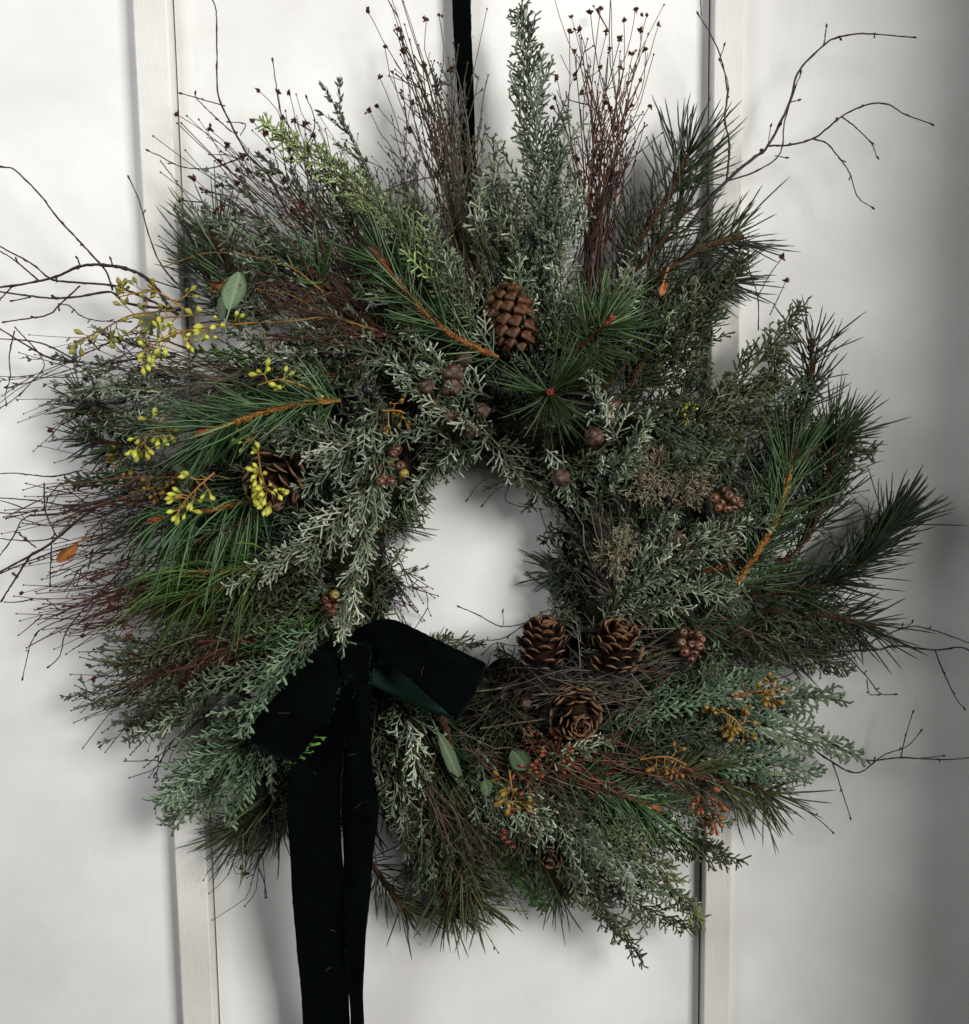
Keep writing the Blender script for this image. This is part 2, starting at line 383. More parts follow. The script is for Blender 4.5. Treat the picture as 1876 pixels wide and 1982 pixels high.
for i in range(n_):
    ri = open_r(a[i]) + 34; ro = min(ri + 215, 440)
    b0[i] = on_ring(a[i], (ri + ro) / 2 + (ro - ri) / 2 * math.cos(t[i]), 27 + 24 * math.sin(t[i]))
d = norm(rng.normal(0, 1, (n_, 3)) + np.array([0, -.4, 0])); l = U * rng.uniform(12, 44, (n_, 1)); e0 = b0 + d * l; e0[:, 1] = np.minimum(e0[:, 1], -.002)
mb.sweep(np.stack([b0, (b0 + e0) / 2 + rng.normal(0, 2.5, (n_, 3)) * U, e0], 1), U * np.array([1.4, 1.2, .5]), 3, 1, rng.random(n_))
mb.build('binding_stems', M['stem_dark'], base, P(918, 1085, 34))['kind'] = 'stuff'

VIEW = np.array([0, -1.0, 0])

def dome(p):
    x, y = p[0], p[1]; f = 1.0
    r = math.hypot(x - 918, y - 1085) - open_r(math.atan2(1085 - y, x - 918))
    f = min(1.0, max(.42, .45 + .55 * r / 120))
    return P(x, y, p[2] * f)
def ctrl(pts, flat=False):
    """layout points as world points; the wreath thins towards its open middle"""
    return np.array([P(*p) if flat else dome(p) for p in pts])

def frame(T, roll=0.0):
    """side and front directions across a stem that runs along T"""
    S = norm(np.cross(T, VIEW) + 1e-6); Nn = np.cross(S, T)
    c, s = math.cos(roll), math.sin(roll)
    return S * c + Nn * s, Nn * c - S * s

def spray(pts, W, mat='cypress', name='cypress_sprig', sp=8.5, st=6.6, sl=21, r=1.75, ang=46, vol=.75, flat=1.0, tip=0.0, bright=0.0, label=None, prof=.75, start=.06):
    """feathery evergreen sprig: a stem, side shoots and many stubby shoots on them"""
    c = ctrl(pts); spn = curve(c, 60)
    L = np.linalg.norm(np.diff(spn, axis=0), axis=1).sum() / U
    if W > .45 * L: W = .45 * L
    T = tang(spn)
    roll = rng.uniform(-.35, .35)
    S, Nn = frame(T, roll)
    mb = MB(); st_mb = MB()
    st_mb.sweep(spn, U * np.linspace(2.3, .8, 60), 5, tint=.5)
    nl = int(L / sp * 2 * .62)
    sides = 1
    K = 6; ss = np.linspace(0, 1, K)[:, None]
    stubP, stubR, stubT = [], [], []
    for i in range(nl):
        t = start + (1 - start) * (i + rng.uniform(-.3, .3)) / nl
        t = min(max(t, 0), .985)
        k = t * 59; k0 = int(k); f = k - k0; k1 = min(k0 + 1, 59)
        p0 = spn[k0] * (1 - f) + spn[k1] * f; tt = T[k0]
        sides = -sides
        phi = rng.normal(0, vol)
        D = sides * S[k0] * math.cos(phi) + Nn[k0] * (math.sin(phi) + .12 * vol)
        lw = W * (((1 - t) ** prof) * min(1, .45 + t / .3) + .10) * rng.uniform(.55, 1.15) * U
        a = math.radians(ang + rng.normal(0, 8)) * (1 - .35 * t)
        d = norm(math.cos(a) * tt + math.sin(a) * D)
        up = norm(np.cross(d, Nn[k0] + .25 * rng.normal(0, 1, 3)))       # across the shoot
        lat = p0 + lw * (ss * d + .22 * ss**2 * tt + .10 * rng.normal() * ss**2 * Nn[k0] + .05 * rng.normal() * ss**2 * up)
        lt = np.clip(.48 + bright + rng.normal(0, .13) + tip * max(0, (t - .35)), 0, 1)
        st_r = U * r
        mb.sweep(lat, U * np.linspace(r * .95, r * .8, K), 3, flat, lt)
        ns = max(2, int(lw / U / st))
        s_ = (np.arange(ns) + rng.uniform(.1, .9, ns)) / ns
        s_ = .10 + .90 * s_
        sl_ = sl * U * rng.uniform(.6, 1.15, ns) * np.minimum(1, .60 + (1 - s_) * .9)
        sgn = np.where(np.arange(ns) % 2 == 0, 1.0, -1.0)
        idx = np.clip(s_ * (K - 1), 0, K - 1.001); i0 = idx.astype(int); ff = (idx - i0)[:, None]
        b0 = lat[i0] * (1 - ff) + lat[i0 + 1] * ff
        ld = norm(lat[-1] - lat[0]); nn = np.cross(ld, up)
        ph = rng.normal(0, vol, ns)[:, None]
        aa = np.radians(ang + rng.normal(0, 9, ns))[:, None]
        sd = norm(np.cos(aa) * ld + np.sin(aa) * (sgn[:, None] * up * np.cos(ph) + nn * np.sin(ph)))
        mid = b0 + sl_[:, None] * .5 * sd + sl_[:, None] * .03 * ld
        end = b0 + sl_[:, None] * (sd * .96 + ld * .06)
        pre = mid + (end - mid) * .8
        stubP.append(np.stack([b0, mid, pre, end], 1)); stubR.append(np.full((ns, 1), st_r) * np.array([[.85, 1.0, .95, .35]]))
        tn = np.clip(lt + rng.normal(0, .09, ns) + .05, 0, 1)
        stubT.append(np.stack([tn - .05, tn, tn + .07, tn + .12], 1))
        big = sl_ > 9 * U
        if big.any():
            for sg in (1, -1):
                m = big & (rng.random(ns) < .30)
                if not m.any(): continue
                q0 = (b0 + (mid - b0) * rng.uniform(.7, 1.5, ns)[:, None])[m]; l2 = (sl_ * rng.uniform(.32, .55, ns))[m][:, None]
                ax = norm(np.cross(sd[m], nn)); phi2 = rng.normal(0, vol, m.sum())[:, None]
                d2 = norm(.78 * sd[m] + .62 * sg * (ax * np.cos(phi2) + nn * np.sin(phi2)))
                e2 = q0 + l2 * d2
                stubP.append(np.stack([q0, q0 + (e2 - q0) * .5, q0 + (e2 - q0) * .85, e2], 1)); stubR.append(np.full((m.sum(), 1), st_r) * np.array([[.8, .9, .85, .35]]))
                t2 = tn[m]; stubT.append(np.stack([t2, t2, t2 + .05, t2 + .1], 1))
        # the shoot's own tip
    SP = np.concatenate(stubP); SR = np.concatenate(stubR); STt = np.concatenate(stubT)
    mb.sweep(SP, SR, 3, flat, STt)
    o = c[0]
    ob = mb.build(name, M[mat], wreath, o)
    st_mb.build('stem', M['stem_olive' if mat != 'cypress_yellow' else 'stem_red'], ob, o)
    if label: ob['label'] = label
    return ob

def cedar(pts, W, mat='cedar', **kw):
    a = dict(name='cedar_sprig', sp=14, st=7.2, sl=18, r=2.9, ang=36, vol=.09, flat=.42, prof=.55)
    a.update(kw)
    return spray(pts, W, mat, **a)

def pine(pts, length=110, mat='pine', n=None, droop=0.0, bud=True, spread=(62, 28), star=False, bark='pine_bark', label=None, r=1.65, dens=1.0):
    c = ctrl(pts); m = 50; spn = curve(c, m); T = tang(spn)
    L = np.linalg.norm(np.diff(spn, axis=0), axis=1).sum() / U
    S, Nn = frame(T) if not star else (np.broadcast_to([1.0, 0, 0], (m, 3)), np.broadcast_to([0, 0, 1.0], (m, 3)))
    sm = MB()
    tk = .72 if mat == 'pine_dark' else 1.0
    sm.sweep(spn, U * tk * np.linspace(4.0, 3.0, m), 7, tint=.45)
    nb = int(L * 1.6)                                   # scaly leaf bases along the shoot
    k = rng.integers(2, m - 1, nb); az = rng.uniform(0, 6.283, nb)[:, None]
    D = np.cos(az) * S[k] + np.sin(az) * Nn[k]
    b0 = spn[k] + D * U * 2.6; e0 = b0 + U * (3.2 * D + 5.5 * T[k]) * rng.uniform(.6, 1.2, nb)[:, None]
    sm.sweep(np.stack([b0, .5 * (b0 + e0) + D * U * .8, e0], 1), U * np.array([1.7, 1.4, .5]), 3, 1, rng.uniform(.3, 1, nb))
    if mat != 'pine': bark = 'pine_bark_dark' if mat != 'pine_lime' else bark
    if not label and mat == 'pine': bark = 'pine_bark_dark' if rng.random() < .6 else bark
    ob = sm.build('pine_sprig', M[bark], wreath, c[0])
    n = int(n * .62) if n else int((30 + L * .36) * dens)
    s_ = rng.beta(1.35, 1.0, n) if not star else rng.uniform(.35, 1, n)
    k = np.clip((s_ * (m - 1)).astype(int), 0, m - 1); az = rng.uniform(0, 6.283, n)[:, None]
    if star: az = az + .45 * np.sin(3 * az + 1.0) + .25 * np.sin(7 * az)
    if not star: az = np.where((np.sin(az) > .45) & (rng.random((n, 1)) < .7), -az, az)
    P_, R_, T_ = [], [], []
    for pair in (0, 1):
        az2 = az + rng.normal(0, .10, (n, 1)); a = np.radians(spread[0] + (spread[1] - spread[0]) * s_ + rng.normal(0, 14, n) + pair * 4)[:, None]
        D = np.cos(az2) * S[k] + np.sin(az2) * Nn[k]
        d = norm(np.cos(a) * T[k] + np.sin(a) * D)
        ln = (U * length * rng.uniform(.6, 1.12, n) * (.78 + .22 * s_))[:, None]
        g = np.array([0, 0, -1.0]) * droop
        bend = (T[k] * .16 + g + rng.normal(0, .15 if star else .095, (n, 3)))
        b0 = spn[k] + D * U * 2
        tt = np.array([0, .3, .62, .88, 1.0])
        path = b0[:, None] + ln[:, None] * (tt[None, :, None] * d[:, None] + (tt**2)[None, :, None] * bend[:, None])
        P_.append(path); R_.append(np.full((n, 1), U * r) * np.array([[.8, 1, 1, .85, .25]])); T_.append(np.clip(rng.normal(.5, .17, n), 0, 1))
    P_ = np.concatenate(P_); P_[..., 1] = np.minimum(P_[..., 1], -.003)
    nm = MB(); nm.sweep(P_, np.concatenate(R_), 3, .8, np.concatenate(T_))
    nd = nm.build('needles', M[mat], ob, c[0]); nd['kind'] = 'stuff'
    if bud and mat != 'pine_dark':
        bm = MB(); e = spn[-1]; d = T[-1]
        pts_ = e + d * U * np.linspace(-4, 20, 9)[:, None]
        bm.sweep(pts_, U * np.array([3, 4.6, 5.4, 5.6, 5.2, 4.4, 3.2, 1.9, .4]), 8, tint=.5)
        nb = 46; kk = rng.integers(1, 8, nb); az = rng.uniform(0, 6.283, nb)[:, None]
        D = np.cos(az) * S[-1] + np.sin(az) * Nn[-1]
        b0 = pts_[kk] + D * U * 3.6; e0 = b0 + U * (1.8 * D + 5 * d)
        bm.sweep(np.stack([b0, .5 * (b0 + e0) + D * U * .6, e0], 1), U * np.array([1.9, 1.6, .3]), 3, .7, rng.uniform(.2, 1, nb))
        bm.build('bud', M['bud'], ob, e)
    if label: ob['label'] = label
    return ob

# little dried flower heads, shared meshes
def head_mesh(seed):
    r_ = np.random.default_rng(seed); mb = MB(); n = 24
    d = norm(r_.normal(0, 1, (n, 3)) + np.array([.7, 0, 0])); ln = r_.uniform(2, 5.2, (n, 1)) * U * (1 + .9 * r_.random((n, 1)) ** 4)
    sidew = norm(r_.normal(0, 1, (n, 3)))
    mb.sweep(np.stack([d * 0, d * ln * .5, d * ln + sidew * U * 2], 1), U * np.array([1.5, 2.1, 1.2]), 4, .7, r_.uniform(.1, 1, n))
    ob = mb.build('flower_head', M['head'], wreath); me = ob.data; bpy.data.objects.remove(ob); return me
HEADS = [head_mesh(s) for s in range(5)]
def put_head(parent, o, d, s=1.0):
    inst('flower_head', HEADS[rng.integers(5)], parent, np.asarray(o), basis(d + rng.normal(0, .25, 3), rng.normal(0, 1, 3)), (s, s, s))

def bundle(base, tips, n, mat='stem_brown', r=1.1, fork=.9, wig=8, heads=0, leaf=None, leafn=6, hj=12, bj=20, jit=16, name='dried_stem_bundle', mid=None, curl=0, label=None, hs=1.0, knob=True, short=.45):
    """thin dry stems that leave one point and fan out to a line of tips, forked near their ends"""
    tips = np.array(tips, float); mb = MB(); lm = MB(); ends = []
    K = 12
    allp = []
    n = int(n * (.60 if n > 24 else .9)); jit *= 1.35
    for i in range(n):
        u = rng.uniform(0, len(tips) - 1); k = int(u); f = u - k
        tp = tips[k] * (1 - f) + tips[min(k + 1, len(tips) - 1)] * f
        sc = 1 - short * rng.random() ** 1.7
        b = np.array(base, float) + np.array([rng.normal(0, bj), rng.normal(0, bj), rng.normal(0, 5)])
        e = tp + np.array([rng.normal(0, jit), rng.normal(0, jit), rng.normal(0, hj)])
        e = b + (e - b) * sc
        if mid is None: m_ = (b + e) / 2
        else: m_ = np.array(mid, float) + (rng.normal(0, 1, 3) * np.array([jit, jit, 4])) ; m_ = b + (m_ - b) * sc
        m_ = m_ + np.array([rng.normal(0, wig), rng.normal(0, wig), rng.normal(0, 4) + 5])
        q = m_ + (e - m_) * .55 + rng.normal(0, wig * .6, 3) * np.array([1, 1, .5])
        if curl: q = q + rng.normal(0, curl, 3) * np.array([1, 1, .2])
        for a_ in (b, m_, q, e): a_[2] = max(a_[2], 6)
        p = curve(ctrl([b, m_, q, e]), K)
        kn = np.concatenate([[0], np.sort(rng.uniform(.2, .95, 5)), [1]]); ss_ = np.linspace(0, 1, K); am = wig * .55 * U
        sx = norm(np.cross(p[-1] - p[0], VIEW))
        zx = np.interp(ss_, kn, np.concatenate([[0], np.cumsum(rng.normal(0, .75, 6))])); zy = np.interp(ss_, kn, np.concatenate([[0], rng.normal(0, .6, 6)]))
        p = p + sx * (am * zx)[:, None] + VIEW * (am * zy)[:, None]
        p[1:-1] += rng.normal(0, .5 * U, (K - 2, 3))
        allp.append(p)
        if rng.random() < fork:
            for _ in range(rng.integers(1, 4)):
                s0 = rng.integers(4, 11); d = norm(p[s0 + 1] - p[s0 - 1]); ax = rng.normal(0, 1, 3); ax[1] *= .5
                d2 = norm(d + .62 * norm(ax)); ln = rng.uniform(18, 70) * U
                tt = np.linspace(0, 1, K)[:, None]
                fp = p[s0] + ln * (d2 * tt + (d * .22 + rng.normal(0, .10, 3)) * tt**2); allp.append(fp)
                if rng.random() < .45:
                    s1 = rng.integers(4, 9); d3 = norm(d2 + .7 * norm(rng.normal(0, 1, 3) * np.array([1, .5, 1])))
                    allp.append(fp[s1] + rng.uniform(10, 30) * U * (d3 * tt + d2 * .15 * tt**2))
        # nodes
    A = np.array(allp); A[..., 1] = np.minimum(A[..., 1], -.003)
    rr = U * r * rng.uniform(.75, 1.2, (len(A), 1)) * np.linspace(1.15, .62, K)[None]
    mb.sweep(A, rr, 4, 1, np.clip(rng.normal(.5, .2, len(A)), 0, 1))
    if knob:
        e = A[:, -1]; d = norm(A[:, -1] - A[:, -2]); kk = U * r
        mb.sweep(np.stack([e - d * kk, e + d * kk * .6, e + d * kk * 2, e + d * kk * 3], 1), np.array([.6, 1.5, 1.4, .3]) * kk, 4, 1, rng.uniform(.1, .6, len(A)))
    ob = mb.build(name, M[mat], wreath, P(*base))
    if leaf:
        idx = rng.integers(0, len(A), len(A) * leafn); s0 = rng.integers(4, K - 1, len(idx))
        b0 = A[idx, s0] + (A[idx, s0 + 1] - A[idx, s0]) * rng.random((len(idx), 1)); d = norm(A[idx, s0 + 1] - A[idx, s0])
        d2 = norm(d + .8 * norm(rng.normal(0, 1, (len(idx), 3)))); ln = U * rng.uniform(5, 13, (len(idx), 1))
        lm.sweep(np.stack([b0, b0 + d2 * ln * .35, b0 + d2 * ln * .75, b0 + ln * (d2 * .95 + d * .1)], 1), U * np.array([.5, 1.7, 1.5, .3]), 4, .35, np.clip(rng.normal(.5, .2, len(idx)), 0, 1))
        l_ = lm.build('leaflets', M[leaf], ob, P(*base)); l_['kind'] = 'stuff'
    if heads:
        order = rng.permutation(len(A))[:heads]
        for i in order: put_head(ob, A[i, -1], norm(A[i, -1] - A[i, -2]), hs * rng.uniform(.7, 1.2))
    if label: ob['label'] = label
    return ob

def leafy(pts, n=40, ll=11, mat='leaf_grey', r=1.0, w=1.9, label=None, side=3, name='leafy_twig'):
    """thin twig set with small narrow leaves, denser at the tip, with a few side shoots"""
    c = ctrl(pts); K = 40; spn = curve(c, K); T = tang(spn)
    paths = [spn]; sm = MB(); lm = MB()
    for _ in range(side):
        k = rng.integers(12, 34); d = norm(T[k] + .8 * norm(rng.normal(0, 1, 3) * np.array([1, .5, 1]))); ln = rng.uniform(25, 60) * U
        tt = np.linspace(0, 1, K)[:, None]; paths.append(spn[k] + ln * (d * tt + .2 * T[k] * tt**2))
    for j, p in enumerate(paths):
        sm.sweep(p, U * r * np.linspace(1.1, .55, K), 4, tint=.5)
        t_ = tang(p); nn = n if j == 0 else n // 3
        s_ = (rng.beta(1.7, .8, nn)) * (K - 1); k = np.clip(s_.astype(int), 0, K - 1)
        d = norm(t_[k] + (.75 * norm(rng.normal(0, 1, (nn, 3)) * np.array([1, .8, 1])))); ln = U * ll * rng.uniform(.6, 1.2, (nn, 1)); b = p[k]
        lm.sweep(np.stack([b, b + d * ln * .35, b + d * ln * .75, b + ln * (d + t_[k] * .12)], 1), U * np.array([.5, w, w * .9, .3]), 4, .35, np.clip(rng.normal(.5, .2, nn), 0, 1))
    ob = sm.build(name, M['stem_olive'], wreath, c[0])
    lm.build('leaflets', M[mat], ob, c[0])['kind'] = 'stuff'
    if label: ob['label'] = label
    return ob

def twig(lines, h=45, r0=3.0, mat='bark', name='bare_twig', label=None, spur=1.0):
    """bare twig traced branch by branch: (points, start radius, end radius)"""
    mb = MB(); o = None
    for ln in lines:
        pts, a, b = ln
        n = max(10, int(len(pts) * 7)); hs = [p[2] if len(p) > 2 else h for p in pts]
        c = np.array([P(p[0], p[1], hh) for p, hh in zip(pts, hs)])
        if o is None: o = c[0]
        p = curve(c, n); p[1:-1] += rng.normal(0, .28 * U, (n - 2, 3))
        rr = np.linspace(a, b, n) * (1 + .10 * rng.normal(0, 1, n)) * U
        T = tang(p)
        ks = [int(i * (n - 1) / max(1, len(pts) - 1)) for i in range(1, len(pts))]
        for k in ks: rr[k] *= 1.35
        mb.sweep(p, rr, 6, 1, np.clip(.45 + .15 * rng.normal(0, 1, (1, n)), 0, 1))
        for k in ks[:-1]:                                        # short spurs with buds at the joints
            if rng.random() < .65 * spur:
                d = norm(T[k] * .7 + rng.normal(0, .8, 3) * np.array([1, .4, 1])); l = rng.uniform(4, 10) * U; q = rr[k]
                mb.sweep(np.stack([p[k], p[k] + d * l * .6, p[k] + d * l * .85, p[k] + d * l * 1.25], 0), np.array([.8, .65, 1.15, .1]) * max(q, 1.3 * U), 5, 1, .4)
        e = p[-1]; d = T[-1]; q = max(b, 1.2) * U
        mb.sweep(np.stack([e - d * q, e + d * q * 1.5, e + d * q * 3.2, e + d * q * 6]), np.array([.9, 1.7, 1.5, .1]) * q, 6, 1, .5)
    ob = mb.build(name, M[mat], wreath, o)
    if label: ob['label'] = label
    return ob

def lathe_mesh(name, prof, mat, seg=8, tint=None):
    mb = MB(); V = []; q = []; t = []
    for i, (x, r) in enumerate(prof):
        for j in range(seg):
            a = j * 2 * math.pi / seg; V.append((x, r * math.cos(a), r * math.sin(a))); t.append(.5 if tint is None else tint[i])
    for i in range(len(prof) - 1):
        for j in range(seg): q.append((i * seg + j, (i + 1) * seg + j, (i + 1) * seg + (j + 1) % seg, i * seg + (j + 1) % seg))
    mb.add(V, q, t); ob = mb.build(name, mat, wreath); me = ob.data; bpy.data.objects.remove(ob); return me
_bud = [(0, .05), (.22, .08), (.55, .24), (.85, .35), (1.1, .31), (1.3, .16), (1.48, .01)]
SEED = {k: lathe_mesh('seed', _bud, M['seed_' + k], 7, (.2, .3, .5, .6, .7, .6, .3)) for k in ('yellow', 'olive', 'rust', 'ochre')}

NSEED = [0]
def seeds(pts, n, kind='yellow', size=11, spreadl=16, label=None, name='seed_spray', fork=3):
    """eucalyptus seed spray: a stalk, short forked stalklets and a bud on each"""
    c = ctrl(pts); K = 30; spn = curve(c, K); T = tang(spn); mb = MB()
    mb.sweep(spn, U * np.linspace(1.9, 1.1, K), 5, tint=.5)
    ob_pts = []; n = int(n * 1.45)
    nf = max(2, n // fork); left = n
    for i in range(nf):
        k = int((.18 + .8 * (i + rng.random() * .6) / nf) * (K - 1)); k = min(k, K - 1)
        ax = norm(rng.normal(0, 1, 3) * np.array([1, .6, 1])); d = norm(.5 * T[k] + ax); l = U * spreadl * rng.uniform(.7, 1.3)
        hub = spn[k] + d * l * (1.15 - .6 * i / nf); mb.sweep(np.stack([spn[k], spn[k] + d * l * .5, hub]), U * 1.0, 4, tint=.5)
        cnt = fork if i < nf - 1 else left - fork * (nf - 1)
        for _ in range(max(cnt, 0)):
            d2 = norm(d + .95 * norm(rng.normal(0, 1, 3) * np.array([1, .8, 1]))); l2 = U * rng.uniform(4, 11); e = hub + d2 * l2
            mb.sweep(np.stack([hub, hub + d2 * l2 * .5, e]), U * .8, 3, tint=.7); ob_pts.append((e, d2))
    ob = mb.build(name, M['seed_stem' if kind != 'rust' else 'stem_red'], wreath, c[0])
    rest = MB()
    for e, d in ob_pts:
        s = U * size * 1.12 * rng.uniform(.7, 1.2)
        if NSEED[0] < 290:
            NSEED[0] += 1; inst('seed', SEED[kind], ob, e, basis(d, VIEW + rng.normal(0, .3, 3)), (s, s, s))
        else:
            x = np.array([b_[0] for b_ in _bud]); rr = np.array([b_[1] for b_ in _bud])
            rest.sweep(e + d * (x * s)[:, None], rr * s, 7, 1, np.array([[.2, .3, .5, .6, .7, .6, .3]]))
    if rest.n: rest.build('seeds', M['seed_' + kind], ob, c[0])['kind'] = 'stuff'
    if label: ob['label'] = label
    return ob

# cone scale: a plate that widens to a thick rounded end with a small boss
def scale_mesh(closed):
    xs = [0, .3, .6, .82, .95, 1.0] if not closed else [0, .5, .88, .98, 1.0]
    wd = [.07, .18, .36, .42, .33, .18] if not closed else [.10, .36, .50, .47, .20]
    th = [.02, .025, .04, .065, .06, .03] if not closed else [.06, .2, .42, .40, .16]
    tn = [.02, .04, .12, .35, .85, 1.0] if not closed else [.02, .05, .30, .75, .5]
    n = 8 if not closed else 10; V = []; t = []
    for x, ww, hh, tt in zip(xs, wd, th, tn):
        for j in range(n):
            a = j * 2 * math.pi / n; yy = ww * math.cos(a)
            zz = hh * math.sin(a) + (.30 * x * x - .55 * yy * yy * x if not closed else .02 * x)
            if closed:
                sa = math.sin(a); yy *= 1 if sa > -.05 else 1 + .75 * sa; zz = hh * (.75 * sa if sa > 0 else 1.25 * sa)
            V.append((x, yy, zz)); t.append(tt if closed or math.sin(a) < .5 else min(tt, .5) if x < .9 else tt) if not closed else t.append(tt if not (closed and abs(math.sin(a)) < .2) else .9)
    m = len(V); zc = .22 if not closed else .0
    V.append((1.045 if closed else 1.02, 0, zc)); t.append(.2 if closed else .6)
    q = [(i * n + j, i * n + (j + 1) % n, (i + 1) * n + (j + 1) % n, (i + 1) * n + j) for i in range(len(xs) - 1) for j in range(n)]
    tr = [((len(xs) - 1) * n + j, (len(xs) - 1) * n + (j + 1) % n, m) for j in range(n)]
    mb = MB(); mb.add(V, q, t, tr)
    ob = mb.build('cone_scale', M['cone_closed' if closed else 'cone'], wreath); me = ob.data; bpy.data.objects.remove(ob); return me
SC_OPEN, SC_CLOSED = scale_mesh(False), scale_mesh(True)

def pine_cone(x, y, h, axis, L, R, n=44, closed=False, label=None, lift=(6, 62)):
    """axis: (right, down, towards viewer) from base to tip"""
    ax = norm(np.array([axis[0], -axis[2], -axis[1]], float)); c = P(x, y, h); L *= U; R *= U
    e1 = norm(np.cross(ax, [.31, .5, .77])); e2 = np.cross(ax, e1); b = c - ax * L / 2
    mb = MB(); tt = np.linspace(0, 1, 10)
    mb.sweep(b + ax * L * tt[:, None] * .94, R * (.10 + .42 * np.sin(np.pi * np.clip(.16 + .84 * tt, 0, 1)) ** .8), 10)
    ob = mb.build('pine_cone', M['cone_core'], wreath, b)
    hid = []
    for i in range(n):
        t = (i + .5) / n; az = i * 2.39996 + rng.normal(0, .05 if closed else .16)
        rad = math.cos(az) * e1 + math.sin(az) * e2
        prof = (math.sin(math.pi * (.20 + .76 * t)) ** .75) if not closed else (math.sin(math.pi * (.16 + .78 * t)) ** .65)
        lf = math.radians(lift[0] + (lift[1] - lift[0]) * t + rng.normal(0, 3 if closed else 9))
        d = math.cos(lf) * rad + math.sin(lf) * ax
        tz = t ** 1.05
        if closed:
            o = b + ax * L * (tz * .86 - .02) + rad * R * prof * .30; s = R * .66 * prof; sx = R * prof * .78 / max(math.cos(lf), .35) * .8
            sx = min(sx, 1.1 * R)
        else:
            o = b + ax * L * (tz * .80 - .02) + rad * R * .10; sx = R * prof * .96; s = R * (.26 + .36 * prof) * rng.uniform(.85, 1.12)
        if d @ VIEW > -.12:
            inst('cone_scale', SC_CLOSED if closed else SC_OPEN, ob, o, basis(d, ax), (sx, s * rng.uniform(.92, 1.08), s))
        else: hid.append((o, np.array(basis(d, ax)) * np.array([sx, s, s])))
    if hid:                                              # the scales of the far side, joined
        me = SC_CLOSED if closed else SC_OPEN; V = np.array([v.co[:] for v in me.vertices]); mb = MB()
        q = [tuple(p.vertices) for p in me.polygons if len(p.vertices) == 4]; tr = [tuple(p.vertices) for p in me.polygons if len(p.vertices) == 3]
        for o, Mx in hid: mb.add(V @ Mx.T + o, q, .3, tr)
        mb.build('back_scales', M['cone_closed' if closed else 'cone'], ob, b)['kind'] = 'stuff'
    if label: ob['label'] = label
    return ob

# round furrowed cypress cones
def ball_mesh(seed):
    import bmesh
    r_ = np.random.default_rng(seed); bm = bmesh.new(); bmesh.ops.create_icosphere(bm, subdivisions=4, radius=1)
    k = 11; i = np.arange(k) + .5; ph = np.arccos(1 - 2 * i / k); th = np.pi * (1 + 5**.5) * i
    cen = norm(np.stack([np.cos(th) * np.sin(ph), np.sin(th) * np.sin(ph), np.cos(ph)], 1) + r_.normal(0, .12, (k, 3)))
    V = np.array([v.co[:] for v in bm.verts]); dd = np.sort(V @ cen.T, axis=1)[:, ::-1]
    ed = np.clip((dd[:, 0] - dd[:, 1]) / .10, 0, 1); bo = np.clip((dd[:, 0] - .965) / .035, 0, 1)
    rad = .86 + .13 * ed ** .6 + .07 * bo + .035 * np.sin(V @ r_.normal(0, 5, 3)) + .03 * np.sin(V @ r_.normal(0, 13, 3))
    tn = .10 + .55 * ed + .25 * bo
    V = V * rad[:, None] * np.array([1, 1, .95])
    me = bpy.data.meshes.new('cypress_cone')
    for v, p in zip(bm.verts, V): v.co = p
    for f in bm.faces: f.smooth = True
    bm.to_mesh(me); bm.free(); at = me.attributes.new('tint', 'FLOAT', 'POINT'); at.data.foreach_set('value', tn.astype(np.float32)); me.materials.append(M['ball']); return me
BALLS = [ball_mesh(s) for s in range(4)]
def ball(x, y, h, r, label=None):
    o = P(x, y, h); ob = bpy.data.objects.new('cypress_cone', BALLS[rng.integers(4)]); COL.objects.link(ob); link(ob, wreath, o)
    s = r * U * .92; ob.rotation_euler = rng.uniform(0, 6, 3); ob.scale = (s, s, s)
    if label: ob['label'] = label

_ber = [(-1, .02), (-.92, .35), (-.6, .78), (-.1, 1.0), (.4, .92), (.75, .66), (.90, .42), (.86, .30), (.78, .12), (.80, .01)]
BER = {k: lathe_mesh('berry', _ber, M['berry_' + k], 12, (.5, .5, .5, .55, .6, .65, .95, .3, .1, .1)) for k in ('brown', 'green', 'black')}
def berries(x, y, h, spots, r, kind='brown', label=None, alt=None):
    c = P(x, y, h - 14); mb = MB()
    pos = []
    for dx, dy in spots:
        e = P(x + dx, y + dy, h + rng.uniform(-5, 6)); mb.sweep(curve([c, (c + e) / 2 + rng.normal(0, 2, 3) * U, e], 8), U * 1.5, 5, tint=.5); pos.append(e)
    ob = mb.build('berry_cluster', M['seed_stem'], wreath, c)
    for i, e in enumerate(pos):
        s = r * U * rng.uniform(.82, 1.12); k = alt if (alt and i % 4 == 1) else kind
        inst('berry', BER[k], ob, e, basis(norm(VIEW + norm(e - c) * .8 + rng.normal(0, .35, 3)), np.array([0, 0, 1.0])), (s, s * .93, s * .93))
    if label: ob['label'] = label
    return ob

